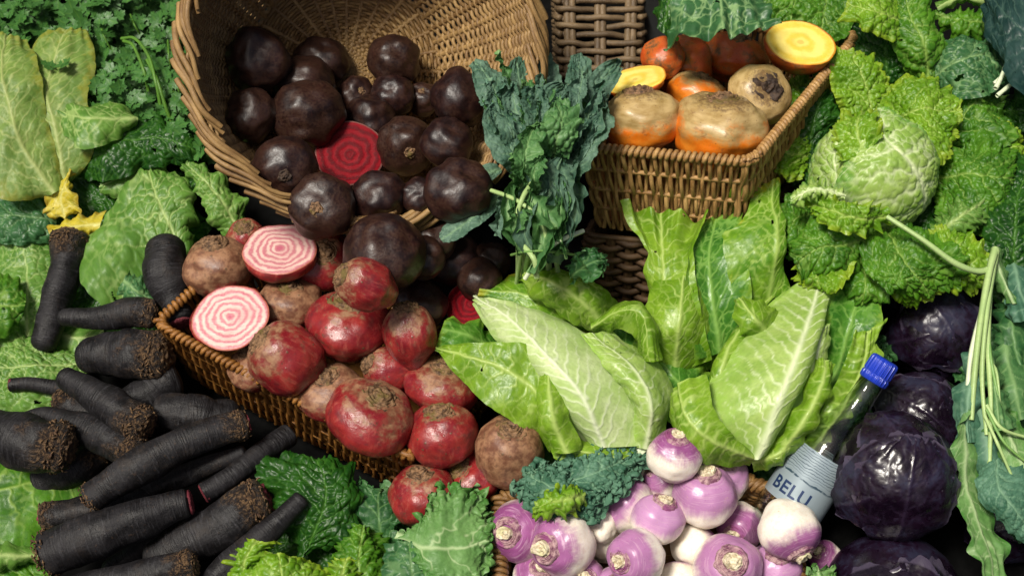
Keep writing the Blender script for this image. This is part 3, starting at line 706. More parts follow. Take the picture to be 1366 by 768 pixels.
# ------------------------------------------------------------------ brown baskets with golden beetroots
zr = at(890, 208, 0.25)[2]
fl, fr, br = atz(770, 196, zr), atz(1003, 217, zr), atz(1143, 48, zr)
rim = [fl, fr, br, fl + br - fr]
cen = sum(rim) / 4
base = [p + (cen - p) * 0.14 - np.array([0, 0, 0.122]) for p in rim]
rect_basket('square_basket', 'brown wicker basket holding the golden beetroots, set on a darker basket', rim, base, MW_BROWN, 'vertical', 176, 4, 0.0027, 0.003, 0.0034)
rim2 = [p + (cen - p) * 0.06 - np.array([0, 0, 0.130]) for p in rim]
base2 = [p + (cen - p) * 0.06 - np.array([0, 0, 0.30]) for p in rim]
rect_basket('square_basket', 'dark old wicker basket under the one with golden beetroots', rim2, base2, MW_DARK, 'horizontal', 19, 44, 0.0042, 0.0045, 0.0045, coil=False)
pg = Pile(); GG = 'golden beetroots in the upper brown basket'
tb = lambda x, y, up: depth(atz(x, y, zr + up))
for x, y, rx, ry, ax, ck, m, cr, lab, up in [
    (980, 76, 42, 32, (0.1, 0.8, 0.5), 0.7, M_RUST, 'beet', 'brownish golden beetroot under the cabbage leaf, left of the cut half', 0.0),
    (910, 92, 38, 44, (0.1, 0.5, 0.8), 0.2, M_RUST, None, 'rust orange beetroot in shade behind the spotted one', 0.0),
    (884, 78, 29, 27, (-0.4, 0.5, 0.7), 0.0, M_RUST, None, 'orange beetroot at the back corner above the cut slice', -0.01),
    (929, 127, 40, 30, (0.25, 0.85, 0.3), 0.35, M_GOLD, 'beet', 'small orange beetroot with a dark spot, in the middle of the basket', 0.0),
    (1013, 127, 43, 38, (0.22, 0.25, 0.92), 0.8, M_GOLD, 'scab', 'golden beetroot with a large black scab facing out', 0.0),
    (961, 173, 63, 41, (0.08, 0.88, 0.45), 0.50, M_GOLD, 'beet', 'broad golden beetroot with a flat top at the front right corner', 0.01),
    (853, 161, 54, 42, (-0.05, 0.93, 0.35), 0.62, M_GOLD, 'beet', 'khaki topped golden beetroot with an orange belly at the front left', 0.01)]:
    if cr == 'scab':
        t = bulb('golden_beetroot', lab, 'beetroot', GG, pg, x, y, rx, ry, ax, m, tb(x, y, up), 'low', (M_CORKD,), cork=ck, slack=0.76, crown_scale=1.55)
    else:
        bulb('golden_beetroot', lab, 'beetroot', GG, pg, x, y - (1 if rx > 50 else 0), rx * 1.03, ry * 1.08, ax, m, tb(x, y, up - (0.018 if rx > 50 else 0.02)), cr, (M_CORK,), cork=ck, slack=0.76, crown_scale=0.78 if cr else 1, tail=0, squash=(0.77 if rx < 60 else 0.74) if rx > 50 else None)
half('golden_beetroot_half', 'halved golden beetroot with a bright yellow ringed face', 'beetroot', GG, pg, 1068, 57, 47, (0.10, 0.62, 0.78), M_RUST, M_CUTGOLD, tb(1068, 57, 0.03), 0.85, 0.95, 0.55)
half('golden_beetroot_half', 'tilted golden beetroot slice seen almost edge on, at the left rim', 'beetroot', GG, pg, 848, 106, 42, (-0.25, 0.80, 0.50), M_RUST, M_CUTGOLD, tb(848, 106, 0.015), 0.5, 1.0, free=False)

# ------------------------------------------------------------------ turnip basket
rim = [at(668, 800, 0.075), at(1075, 800, 0.075), at(1035, 640, 0.075), at(664, 652, 0.075)]
cen = sum(rim) / 4
base = [p + (cen - p) * 0.10 - nrm * 0.07 for p in rim]
rect_basket('turnip_basket', 'low wicker basket heaped with purple topped turnips', rim, base, MW_RIM, 'horizontal', 10, 54, 0.0036, 0.004, 0.004, rc=0.22, rim_r=0.007)
pt = Pile(); GT = 'purple topped turnips heaped in the low basket'
for x, y, rx, ry, ax, ck, lab, h in [
    (900, 608, 37, 36, (0.1, 0.85, 0.45), 0.0, 'deep purple turnip at the top of the heap, under the pointed cabbage', 0.15),
    (852, 634, 24, 22, (-0.2, -0.5, -0.8), 0.0, 'small white turnip bottom beside the blue green kale', 0.06),
    (884, 641, 27, 24, (-0.5, 0.7, 0.4), 0.3, 'small turnip with its stub turned left, behind the lilac ones', 0.07),
    (775, 682, 26, 24, (0.2, 0.5, 0.7), 0.0, 'small purple turnip in shade under the kale clump', 0.05),
    (808, 724, 28, 27, (0.3, 0.2, -0.8), 0.2, 'turnip with a white side glimpsed between the front ones', 0.05),
    (800, 702, 24, 22, (0.0, 0.3, -0.9), 0.0, 'small white turnip peeking under the plain lilac one', 0.05),
    (988, 700, 30, 32, (-0.45, -0.35, 0.75), 0.1, 'purple turnip with a rough brown collar facing down left', 0.06),
    (1100, 742, 26, 22, (-0.5, 0.4, 0.5), 0.0, 'dark purple turnip in shade beside the red cabbage', 0.04),
    (965, 638, 34, 36, (0.0, 0.78, 0.60), 0.75, 'pale lilac turnip with a broad flat stub at the upper right', 0.08),
    (838, 675, 37, 38, (-0.75, 0.65, 0.1), 0.45, 'smooth mauve turnip lying on its side next to the kale', 0.08),
    (926, 728, 38, 31, (0.5, 0.1, -0.7), 0.1, 'cream white turnip wedged in the middle of the heap', 0.07),
    (940, 662, 43, 41, (-0.02, 0.88, 0.42), 0.62, 'lilac and cream turnip with a tall stub, high on the heap', 0.10),
    (877, 693, 36, 41, (0.28, 0.86, 0.40), 0.90, 'palest pink turnip with a slanted stub', 0.10),
    (1053, 707, 41, 42, (0.35, -0.75, 0.40), 0.15, 'turnip turned white side up, by the bottle label', 0.12),
    (1035, 756, 37, 31, (0.0, 0.70, 0.68), 0.8, 'pale lilac turnip at the bottom edge under the white sided one', 0.07),
    (970, 758, 46, 42, (0.02, 0.40, 0.90), 0.55, 'large mauve turnip with its stub facing straight out', 0.10),
    (849, 743, 46, 39, (-0.72, -0.02, 0.68), 0.45, 'mauve turnip with a white cheek and its stub turned left', 0.10),
    (694, 708, 41, 42, (-0.50, 0.08, 0.82), 0.0, 'deep magenta turnip at the left rim of the low basket', 0.08),
    (752, 725, 47, 45, (-0.68, -0.02, 0.72), 0.12, 'magenta turnip with white half and coiled collar, second from the left rim', 0.10),
    (716, 768, 32, 28, (0.2, 0.5, 0.7), 0.1, 'purple turnip cut by the bottom edge under the magenta pair', 0.06),
    (775, 778, 36, 26, (0.1, 0.4, 0.8), 0.5, 'lilac turnip top just showing under the coiled collar one', 0.07),
    (818, 782, 26, 24, (0.1, 0.4, 0.8), 0.6, 'small lilac turnip top at the bottom edge of the photo', 0.07),
    (905, 778, 30, 26, (0.1, 0.4, -0.8), 0.3, 'plum turnip side at the bottom edge below the cream one', 0.07)]:
    bulb('turnip', lab, 'turnip', GT, pt, x, y, rx, ry, ax, M_TURNIP, T(x, y, h), 'turnip', (M_SCAR, M_STUB), cork=min(1, ck * .9 + .15), slack=0.78, lump=0.05, squash=0.95, crown_scale=1.12)

# ------------------------------------------------------------------ black carrots
carrot('black carrot standing upright against the savoy leaf, with a rough brown top', [(60, 455, .03), (73, 408, .04), (86, 365, .05), (93, 315, .06)], [18, 20, 23, 22, 25], fib=30)
carrot('smooth black carrot with a red cut lower end, leaning on the brown beetroot', [(222, 338, .09), (222, 368, .09), (232, 402, .085), (240, 428, .085)], [26, 33, 27, 18, 17], crown='red', tip='round')
carrot('slim black carrot lying level across the foot of the upright one', [(88, 424, .07), (135, 424, .075), (170, 418, .08), (203, 420, .08)], [12, 15, 21, 19], fib=35)
carrot('stout black carrot with a wide brown crown beside the basket', [(125, 476, .05), (160, 471, .06), (215, 473, .07)], [26, 32, 31], fib=90)
carrot('black carrot stump in the gap behind the honey basket corner', [(170, 545, .03), (215, 515, .04), (232, 505, .04)], [24, 27, 24], crown='none')
carrot('thin black carrot end with a red tip poking out on the left', [(14, 513, .045), (50, 514, .045), (110, 522, .04), (170, 540, .035)], [9, 10, 14, 14], crown='none', tip='red')
carrot('black carrot with a fibrous end beneath the round ended one', [(160, 585, .03), (120, 555, .04), (84, 528, .045)], [22, 22, 20], fib=60)
carrot('bluish black carrot running under the long one towards the basket', [(300, 556, .05), (255, 553, .06), (215, 550, .06)], [26, 28, 26], crown='none', tip='round')
carrot('black carrot with fibres in the shade below the tapering one', [(60, 640, .02), (105, 625, .03), (130, 600, .03)], [24, 24, 20], fib=60)
carrot('round ended black carrot pointing down to the heap centre', [(90, 506, .085), (135, 532, .09), (190, 568, .095)], [15, 24, 26], fib=80)
carrot('tapering black carrot with a long thin tail to the left', [(22, 556, .05), (70, 556, .06), (120, 572, .07), (183, 603, .08)], [5, 14, 25, 24], fib=55)
carrot('fat black carrot entering from the left edge with a shaggy crown', [(-60, 540, .07), (-10, 572, .08), (40, 592, .09), (84, 598, .09)], [14, 26, 37, 33], fib=110)
carrot('stubby black carrot half under the long crossing one', [(190, 668, .05), (120, 680, .05), (60, 688, .05)], [22, 22, 19], fib=50)
carrot('thin black carrot lying above the one with the red tip', [(180, 665, .05), (250, 632, .065), (325, 604, .08)], [14, 16, 10], crown='none')
carrot('thin black carrot with a red tip ending by the basket', [(272, 658, .085), (310, 634, .085), (360, 595, .07), (385, 580, .06)], [14, 14, 16, 16], crown='none', tip='red')
carrot('long straight black carrot crossing the heap, brown at both ends', [(120, 665, .10), (190, 620, .115), (260, 585, .115), (325, 566, .11)], [20, 25, 23, 20], tip='fibre', fib=90)
carrot('slim black carrot shadowed under the big red tipped one', [(150, 760, .03), (200, 725, .04), (250, 690, .05)], [15, 17, 15], crown='none')
carrot('fat black carrot with a brown crown next to the savoy leaf', [(215, 740, .06), (280, 708, .075), (348, 668, .085)], [26, 33, 31], fib=90)
carrot('big black carrot with a pink red end, low in the heap', [(62, 738, .09), (130, 712, .10), (195, 688, .105), (248, 672, .105)], [30, 33, 28, 19], crown='red', tip='fibre', fib=80)
carrot('long thin black carrot reaching the savoy at the bottom', [(270, 800, .07), (310, 752, .09), (360, 706, .10), (402, 664, .105)], [22, 21, 17, 12], crown='none')
carrot('black carrot along the bottom edge with a red brown crown', [(100, 788, .09), (170, 770, .10), (255, 755, .105)], [18, 24, 22], fib=70)
# ------------------------------------------------------------------ leaves
def leafmat(name, lo, hi, vein, edge=None, rough=0.42, back=None, trans=0.28, bumps=0.25, spec=0.32, mottle=None):
    k = NT(name); lm = k.attr('lm', 'Vector'); p = k.objoff(k.vec(lm, (100, 100, 1)))
    n = k.noise(p, 0.28, 4, 0.6); f = k.noise(p, 2.6, 4, 0.65); g = k.noise(p, 0.9, 3)
    c = k.mix(k.step(n, 0.32, 0.68), lo, hi)
    c = k.mix(k.step(f, 0.35, 0.75, 0, 0.35), c, tuple(v * 0.55 for v in lo))
    if mottle: c = k.mix(k.step(g, 0.56, 0.72, 0, 0.75), c, mottle)
    c = k.mix(k.step(k.noise(p, 0.55, 6, 0.75), 0.66, 0.72, 0, 0.55), c, (0.16, 0.13, 0.03))
    if edge: c = k.mix(k.math('MULTIPLY', k.step(k.math('ADD', k.attr('le'), k.math('MULTIPLY', k.math('SUBTRACT', g, 0.5), 0.9)), 0.72, 1.0), 0.85), c, edge)
    if back:
        bf = k.n('ShaderNodeNewGeometry').outputs['Backfacing']; c = k.mix(bf, c, back)
    c = k.mix(k.math('MULTIPLY', k.attr('vein'), 0.92), c, vein)
    drop = k.step(k.vor(p, 1.6), 0.16, 0.05)
    wet = k.math('MULTIPLY', drop, k.step(n, 0.5, 0.62))
    r = k.math('SUBTRACT', k.step(f, 0.3, 0.7, rough - 0.08, rough + 0.12), k.math('MULTIPLY', wet, 0.25))
    nrm = k.bump(k.math('ADD', f, k.math('MULTIPLY', wet, 1.5)), bumps, 0.0012)
    k.done(c, r, nrm, spec)
    tr = k.n('ShaderNodeBsdfTranslucent'); k.set(tr.inputs[0], k.mix(0.5, c, (0.55, 0.75, 0.12), 'MULTIPLY')); k.set(tr.inputs[1], nrm)
    mx = k.n('ShaderNodeMixShader'); mx.inputs[0].default_value = trans
    k.t.links.new(k.b.outputs[0], mx.inputs[1]); k.t.links.new(tr.outputs[0], mx.inputs[2]); k.t.links.new(mx.outputs[0], k.out.inputs[0])
    return k.m
LM = dict(
    savoy=leafmat('savoy leaf', (0.034, 0.130, 0.007), (0.085, 0.240, 0.012), (0.27, 0.42, 0.085), rough=0.42, back=(0.13, 0.26, 0.075)),
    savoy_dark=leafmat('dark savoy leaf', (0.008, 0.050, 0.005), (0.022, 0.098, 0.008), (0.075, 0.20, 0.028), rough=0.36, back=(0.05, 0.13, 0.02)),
    savoy_pale=leafmat('pale savoy leaf', (0.080, 0.200, 0.026), (0.135, 0.285, 0.044), (0.42, 0.55, 0.19), rough=0.42, back=(0.17, 0.30, 0.08)),
    savoy_lime=leafmat('lime savoy leaf', (0.085, 0.220, 0.006), (0.185, 0.365, 0.016), (0.40, 0.54, 0.12), edge=(0.25, 0.36, 0.02), rough=0.38, back=(0.24, 0.40, 0.09)),
    savoy_blue=leafmat('bluish savoy leaf', (0.026, 0.098, 0.032), (0.062, 0.180, 0.060), (0.26, 0.42, 0.17), rough=0.38, back=(0.12, 0.26, 0.12)),
    head=leafmat('pale savoy head leaf', (0.22, 0.39, 0.055), (0.40, 0.56, 0.135), (0.76, 0.84, 0.50), rough=0.34, edge=(0.14, 0.33, 0.05)),
    olive=leafmat('olive cabbage leaf', (0.115, 0.215, 0.035), (0.215, 0.325, 0.068), (0.40, 0.47, 0.16), edge=(0.25, 0.27, 0.035), rough=0.48, back=(0.2, 0.3, 0.08)),
    yellow=leafmat('yellowed leaf', (0.52, 0.42, 0.018), (0.66, 0.55, 0.06), (0.68, 0.64, 0.20), edge=(0.34, 0.23, 0.02), rough=0.45, mottle=(0.40, 0.40, 0.03)),
    cab=leafmat('pointed cabbage leaf', (0.120, 0.260, 0.010), (0.235, 0.400, 0.030), (0.46, 0.60, 0.16), rough=0.33, back=(0.30, 0.48, 0.12)),
    cab_dark=leafmat('green outer cabbage leaf', (0.036, 0.150, 0.014), (0.085, 0.245, 0.022), (0.24, 0.44, 0.09), rough=0.30, edge=(0.19, 0.33, 0.03), back=(0.17, 0.34, 0.08)),
    cab_pale=leafmat('pale cabbage heart leaf', (0.27, 0.44, 0.075), (0.44, 0.59, 0.16), (0.76, 0.84, 0.52), rough=0.33, edge=(0.31, 0.50, 0.08)),
    cab_white=leafmat('whitish cabbage heart leaf', (0.45, 0.61, 0.20), (0.63, 0.74, 0.37), (0.80, 0.86, 0.60), rough=0.33, edge=(0.38, 0.55, 0.16)),
    cab_yel=leafmat('yellow edged cabbage leaf', (0.075, 0.225, 0.012), (0.185, 0.35, 0.020), (0.40, 0.56, 0.13), rough=0.33, edge=(0.40, 0.38, 0.018), back=(0.22, 0.4, 0.09)),
    lac=leafmat('black kale leaf', (0.042, 0.112, 0.070), (0.145, 0.250, 0.180), (0.20, 0.34, 0.19), rough=0.52, back=(0.12, 0.25, 0.17), bumps=0.5),
    lac_green=leafmat('young kale leaf', (0.050, 0.155, 0.045), (0.110, 0.255, 0.080), (0.22, 0.38, 0.14), rough=0.45, back=(0.15, 0.32, 0.10)),
    kale=leafmat('curly kale leaf', (0.020, 0.088, 0.024), (0.050, 0.160, 0.045), (0.15, 0.30, 0.10), rough=0.45, back=(0.09, 0.21, 0.08)),
    kale_blue=leafmat('blue green curly kale leaf', (0.040, 0.130, 0.075), (0.110, 0.245, 0.155), (0.20, 0.36, 0.22), rough=0.55, back=(0.14, 0.28, 0.18)),
    kale_pale=leafmat('pale kale leaf', (0.105, 0.250, 0.060), (0.175, 0.350, 0.100), (0.46, 0.60, 0.30), rough=0.48, edge=(0.06, 0.20, 0.03), back=(0.15, 0.3, 0.1)),
    navy=leafmat('dark blue kale leaf', (0.010, 0.036, 0.032), (0.028, 0.070, 0.062), (0.06, 0.12, 0.09), rough=0.36, back=(0.05, 0.12, 0.09)),
)
def leaf_geo(L, M, Rr, h, el=-0.012, er=-0.012, kind='savoy', ruf=0.006, rf=6, frill=0.0, fray=0.04, puck=0.0022, cell=0.0085, sec=0.020, slant=0.9, mid=0.0022, seed=None, ball=None, tert=0.55, secw=0.0011, res=0.0012, veinamp=1.0, n_max=190, tipruf=0.5, wave=0.004, fold=0.007, tipfray=0.35, fq=9, fex=4, ff=1.0, lw=1.0, holes=0.0):
    s = float(rng.uniform(0, 80)) if seed is None else seed
    def lift(C, hh):
        if ball is not None:
            bx, by, br = ball[2]
            out = []
            for x, y in C:
                d = np.array([(x - bx), -(y - by)]) / br; dd = np.hypot(*d)
                z = math.sqrt(max(0.0, 1 - dd * dd)) if dd < 1 else -0.6 * (dd - 1)
                out.append(ball[0] + ball[1] * (d[0] * R + d[1] * U + z * F))
            return np.array(out)
        hh = np.interp(np.linspace(0, 1, len(C)), np.linspace(0, 1, len(hh)), hh)
        return np.array([at(x, y, z) for (x, y), z in zip(C, hh)])
    h = np.atleast_1d(np.asarray(h, float)) if np.ndim(h) else np.array([h, h], float)
    hm = lambda n: np.interp(np.linspace(0, 1, n), np.linspace(0, 1, len(h)), h)
    ex = lambda e, n: np.interp(np.linspace(0, 1, n), np.linspace(0, 1, len(e)), e) if np.ndim(e) else np.full(n, e)
    Lw, Mw, Rw = lift(L, hm(len(L)) + ex(el, len(L))), lift(M, hm(len(M))), lift(Rr, hm(len(Rr)) + ex(er, len(Rr)))
    ln = np.linalg.norm(np.diff(Mw, axis=0), axis=1).sum()
    wd = max(np.linalg.norm(a - b) for a, b in zip(spline(Lw, 9), spline(Rw, 9)))
    nu = int(np.clip(ln / res, 40, n_max)); nv = int(np.clip(wd / res, 30, n_max)) | 1
    u = np.linspace(0, 1, nu)[:, None]; v = np.linspace(-1, 1, nv)[None, :]
    side = np.sign(v)
    fr = fray * (fbm(np.stack(np.broadcast_arrays(u * fq + s, side * 7.7 + 0 * u, 0 * u * v), -1), 3)) * np.abs(v) ** 3
    vv = v * (1 + fr)
    a, b, c = spline(Lw, nu)[:, None], spline(Mw, nu)[:, None], spline(Rw, nu)[:, None]
    P = b + vv[..., None] * (c - a) / 2 + (vv ** 2)[..., None] * ((a + c) / 2 - b)
    if fray:                                    # uneven ends
        T0 = unit(b[-1:] - b[-8:-7]); P = P + T0 * (fray * tipfray * wd * noise(np.stack([v * 4 + s, v * 0 + 3.3, v * 0], -1))[..., None] * (u ** 6)[..., None])
    if ball is not None:
        q = P - ball[0]; P = ball[0] + unit(q) * (ball[1] * (1 + ball[3]))
    def normals(P):
        n = np.cross(np.gradient(P, axis=1), np.gradient(P, axis=0)); n = unit(n)
        return n if (n @ F).mean() > 0 else -n
    N = normals(P)
    dx = np.linalg.norm(np.diff(P, axis=1), axis=-1); dy = np.linalg.norm(np.diff(P, axis=0), axis=-1)
    X = np.concatenate([np.zeros((nu, 1)), np.cumsum(dx, 1)], 1); X = X - X[:, nv // 2][:, None]
    Y = np.broadcast_to(np.concatenate([[0], np.cumsum(dy[:, nv // 2])])[:, None], X.shape)
    co = np.stack([X, Y, np.full(X.shape, s)], -1)
    av = np.abs(vv)
    wx = 0.16 * sec * fbm(co * np.array([70, 70, 1]), 2)
    midw = mid * (1 - 0.72 * u)
    mv = np.exp(-((X + wx * 0.3) / midw) ** 2)
    q = (Y - slant * np.abs(X) + wx * 2.2 + np.where(X > 0, 0.5 * sec, 0)) / sec
    ds = np.abs(q - np.round(q)) * sec
    sw = secw * (1.15 - 0.6 * av)
    sv = np.exp(-(ds / sw) ** 2) * np.clip(1.25 - av, 0.25, 1)
    w2 = fbm(co * np.array([150, 150, 1]) + 9, 2) * 0.25
    bd, cid = worley(X / cell + w2 + s, Y / cell + w2 * 0.7 + 3 * s, s)
    tv = (1 - sstep(0.03, 0.16, bd)) * np.clip(0.75 + 1.3 * noise(co * np.array([30, 30, 1]) + 21), 0.15, 1)
    vein = np.clip(np.maximum(np.maximum(mv, 0.85 * sv), tert * tv) * veinamp, 0, 1)
    dome = np.sqrt(np.clip(bd, 0, 0.7) / 0.7) * (0.7 + 0.6 * cid)
    D = puck * dome * (1 - mv) - puck * 0.5 * sv
    D = D + 0.5 * puck * np.clip(ds / sec * 2, 0, 1)
    if kind == 'cab': D = D + 0.0014 * mv + 0.0010 * sv          # ribs stand proud
    D = D + wave * fbm(co * np.array([26, 26, 1]) + 4, 2) + fold * noise(co * np.array([11, 15, 1]) + 14)
    rw = noise(np.stack(np.broadcast_arrays(u * rf + s, side * 5.1 + 0 * u, 0 * u * v), -1)) * 1.6 + 0.5 * noise(np.stack(np.broadcast_arrays(u * rf * 2.3 + s, side * 5.1 + 0 * u, 0 * u * v), -1))
    D = D + ruf * rw * av ** 2.2
    D = D + ruf * tipruf * u ** 5 * noise(np.stack([v * 3.5 + s, v * 0, v * 0 + 1.7], -1)) * 1.6
    P = P + N * D[..., None]
    if frill:
        edge = np.clip(av, 0, 1.1) ** fex + 0.8 * (u ** 9)
        e1 = noise(np.stack([X * 105 * ff, Y * 105 * ff, np.full(X.shape, s)], -1)); e2 = noise(np.stack([X * 230 * ff, Y * 230 * ff, np.full(X.shape, s + 9)], -1))
        e3 = noise(np.stack([X * 105 * ff, Y * 105 * ff, np.full(X.shape, s + 31)], -1)); e4 = noise(np.stack([X * 210 * ff, Y * 210 * ff, np.full(X.shape, s + 51)], -1))
        N2 = normals(P); Tt = unit(np.gradient(P, axis=0)); Bn = np.cross(N2, Tt)
        P = P + frill * edge[..., None] * (N2 * (1.5 * e1 + 0.8 * e2)[..., None] + Tt * (0.9 * e3 + 0.5 * e4)[..., None] + Bn * (0.5 * e4)[..., None])
    le = np.clip(np.maximum(av * lw, u ** 3 * 1.0), 0, 1) * np.ones_like(X)
    qf = grid_faces(nu, nv)
    fn = np.cross(P[:-1, 1:] - P[:-1, :-1], P[1:, :-1] - P[:-1, :-1])
    if (fn @ F).mean() < 0: qf = qf[:, ::-1]
    if holes:
        hv = noise(co * np.array([75, 75, 1]) + 31) + 0.3 * noise(co * np.array([260, 260, 1]))
        keep = (hv < holes) | (mv > 0.1) | (av > 0.93)
        qf = qf[keep.reshape(-1)[qf[:, 0]]]
    return P.reshape(-1, 3), qf, {'lm': co.reshape(-1, 3), 'vein': vein.reshape(-1), 'le': le.reshape(-1)}
def geo2(spine, w, h, a=0.55, b=0.45, tilt=(0, 0), **k):
    """A leaf from a midrib (photo points) and its half width; tilt lifts the left or right edge."""
    S = np.array(spine, float); n = 9
    C = spline(np.c_[S, np.zeros(len(S))], n)[:, :2]; t = np.gradient(C, axis=0); t /= np.linalg.norm(t, axis=1)[:, None]
    nn = np.stack([t[:, 1], -t[:, 0]], 1); u = np.linspace(0, 1, n)
    W = (u + 0.02) ** a * (1.02 - u) ** b; W = W / W.max() * w
    if k.pop('base', None): W[0] = max(W[0], w * 0.25)
    return leaf_geo([tuple(p) for p in C - nn * W[:, None]], [tuple(p) for p in C], [tuple(p) for p in C + nn * W[:, None]], h, el=tilt[0], er=tilt[1], **k)
KIND = dict(
    savoy=dict(holes=0.80), 
    smooth=dict(kind='cab', puck=0.0008, cell=0.015, sec=0.024, tert=0.35, fray=0.025, ruf=0.004, mid=0.0034, secw=0.0012),
    cab=dict(kind='cab', holes=0.86, puck=0.0007, cell=0.013, sec=0.019, tert=0.34, fray=0.032, ruf=0.004, rf=4, mid=0.0036, secw=0.0012, slant=1.3, wave=0.003, fold=0.003, tipfray=0.25),
    heart=dict(kind='cab', puck=0.0004, cell=0.02, sec=0.017, tert=0.08, fray=0.01, ruf=0.002, rf=3, mid=0.0045, secw=0.0017, slant=1.5, wave=0.002, tipruf=1.2, fold=0.002),
    fine=dict(puck=0.0040, cell=0.0066, sec=0.017, ruf=0.009, rf=10, fray=0.030, tert=0.40, wave=0.005, frill=0.0012, secw=0.0009, mid=0.0020, fq=14, fold=0.009),
    lac=dict(puck=0.0019, cell=0.0045, sec=0.014, ruf=0.005, rf=7, fray=0.04, tert=0.35, mid=0.0018, secw=0.0007, wave=0.004),
    kale=dict(puck=0.0009, cell=0.007, sec=0.018, ruf=0.007, rf=9, fray=0.10, tert=0.3, frill=0.0075, ff=1.35, mid=0.0018, wave=0.006, res=0.0009))
def lf(label, mat, kind, L, M, Rr, h, group=None, name='cabbage_leaf', parent=None, cat='leaf', **o):
    g = leaf_geo(L, M, Rr, h, **{**KIND[kind], **o})
    if parent: return parent.part(name, g[0], g[1], LM[mat], g[2], label=label)
    return single(name, label, cat, g[0][len(g[0]) // 2], g[0], g[1], LM[mat], g[2], group)
def ls(label, mat, kind, spine, w, h, group=None, name='cabbage_leaf', parent=None, cat='leaf', **o):
    g = geo2(spine, w, h, **{**KIND[kind], **o})
    if parent: return parent.part(name, g[0], g[1], LM[mat], g[2], label=label)
    return single(name, label, cat, g[0][len(g[0]) // 2], g[0], g[1], LM[mat], g[2], group)
def stalk(pts, r, mat, sides=10, n=30, taper=(1, 1)):
    C = spline([at(*p) for p in pts], n); k = pxm(C[0])
    V, Q, A = tubes(C, np.linspace(taper[0], taper[1], n) * r * k * (1 + 0.14 * noise(np.stack([np.linspace(0, 7, n) + r * 9, np.full(n, r), np.full(n, pts[0][0] * .37)], -1))), sides)
    gv = np.tile(1 + 0.10 * np.cos(np.arange(sides) * 2 * np.pi / sides * 4), n)[:, None]; V = np.repeat(C, sides, 0) + (V - np.repeat(C, sides, 0)) * gv
    z = np.zeros(len(V)); lm = A['tp'] * np.array([0.01, 1, 0.01])
    return V, Q, {'lm': lm, 'vein': z + 0.5, 'le': z}
LM['stalk'] = leafmat('pale green stalk', (0.20, 0.34, 0.09), (0.34, 0.48, 0.16), (0.42, 0.54, 0.24), rough=0.4, trans=0.05)
LM['stalk_dark'] = leafmat('green stalk', (0.07, 0.19, 0.035), (0.15, 0.30, 0.06), (0.22, 0.38, 0.11), rough=0.4, trans=0.05)
LM['stalk_white'] = leafmat('whitish stalk', (0.50, 0.60, 0.36), (0.64, 0.72, 0.48), (0.70, 0.76, 0.55), rough=0.4, trans=0.05)
# ------------------------------------------------------------------ loose leaves on the left
GL = 'loose cabbage leaves spread at the left of the stall'
lf('big olive leaf with its upper lobe against the parsley', 'olive', 'smooth', [(66, 255), (16, 190), (6, 130), (26, 76), (58, 42)], [(88, 250), (76, 180), (62, 120), (74, 70), (88, 36)], [(98, 248), (126, 195), (116, 130), (128, 85), (116, 42)], [.06, .09, .105, .11, .10], GL, tipruf=1, fray=.05, sec=.019, secw=.0016, slant=1.3)
lf('big olive leaf cut by the left edge, yellowing along its rim', 'olive', 'smooth', [(60, 265), (0, 262), (-45, 200), (-45, 110), (-15, 52)], [(72, 258), (30, 195), (12, 140), (2, 90), (8, 46)], [(88, 250), (72, 190), (58, 130), (50, 85), (36, 54)], [.07, .10, .12, .125, .11], GL, tipruf=1, fray=.06, sec=.019, secw=.0016, slant=1.3)
lf('pale veined leaf turned underside up below the parsley', 'savoy_pale', 'savoy', [(180, 165), (140, 192), (105, 198), (78, 172)], [(184, 158), (140, 160), (105, 157), (72, 143)], [(180, 152), (150, 136), (110, 138), (70, 134)], [.095, .11, .11, .10], GL, puck=.001, cell=.014, tert=.7, secw=.0016, mid=.003)
lf('glossy dark green savoy leaf arching left of the round basket', 'savoy_dark', 'savoy', [(105, 238), (150, 240), (200, 226), (240, 222), (272, 238)], [(100, 212), (150, 192), (205, 182), (245, 196), (276, 212)], [(118, 186), (170, 156), (205, 150), (240, 170), (272, 192)], [.06, .085, .09, .085, .06], GL, el=-.02, er=-.015, ruf=.010)
lf('dark crinkled leaf in shade above the yellow leaf', 'savoy_dark', 'savoy', [(100, 280), (150, 290), (190, 262)], [(85, 235), (130, 240), (175, 228)], [(90, 195), (130, 190), (170, 200)], [.02, .03, .03], GL, ruf=.012)
lf('flat mid green leaf behind the big pale veined one', 'savoy_pale', 'smooth', [(216, 240), (185, 258), (135, 258)], [(222, 224), (180, 232), (132, 248)], [(215, 212), (175, 202), (140, 232)], [.045, .05, .05], GL)
lf('small dark leaf folded under the arching glossy leaf', 'savoy_dark', 'savoy', [(205, 300), (240, 290), (262, 250)], [(215, 265), (245, 262), (268, 240)], [(225, 232), (250, 235), (272, 228)], [.02, .025, .03], GL)
lf('large pale green savoy leaf with a white midrib, behind the smooth black carrot', 'savoy_pale', 'savoy', [(241, 352), (195, 405), (140, 412), (108, 362), (120, 308), (158, 262), (196, 236)], [(245, 347), (224, 298), (210, 267), (205, 250), (200, 231)], [(258, 336), (244, 306), (250, 274), (250, 250), (232, 234), (206, 229)], [.045, .06, .07, .07, .06], GL, mid=.0030, slant=.5, sec=.030, secw=.0017, cell=.0125, puck=.0020, ruf=.010, res=.001, tert=.5, fold=.012)
lf('wet curled savoy tip by the slim black carrot', 'savoy_blue', 'savoy', [(160, 385), (180, 405), (205, 412)], [(165, 375), (185, 390), (206, 402)], [(172, 366), (192, 374), (208, 388)], [.075, .08, .07], GL)
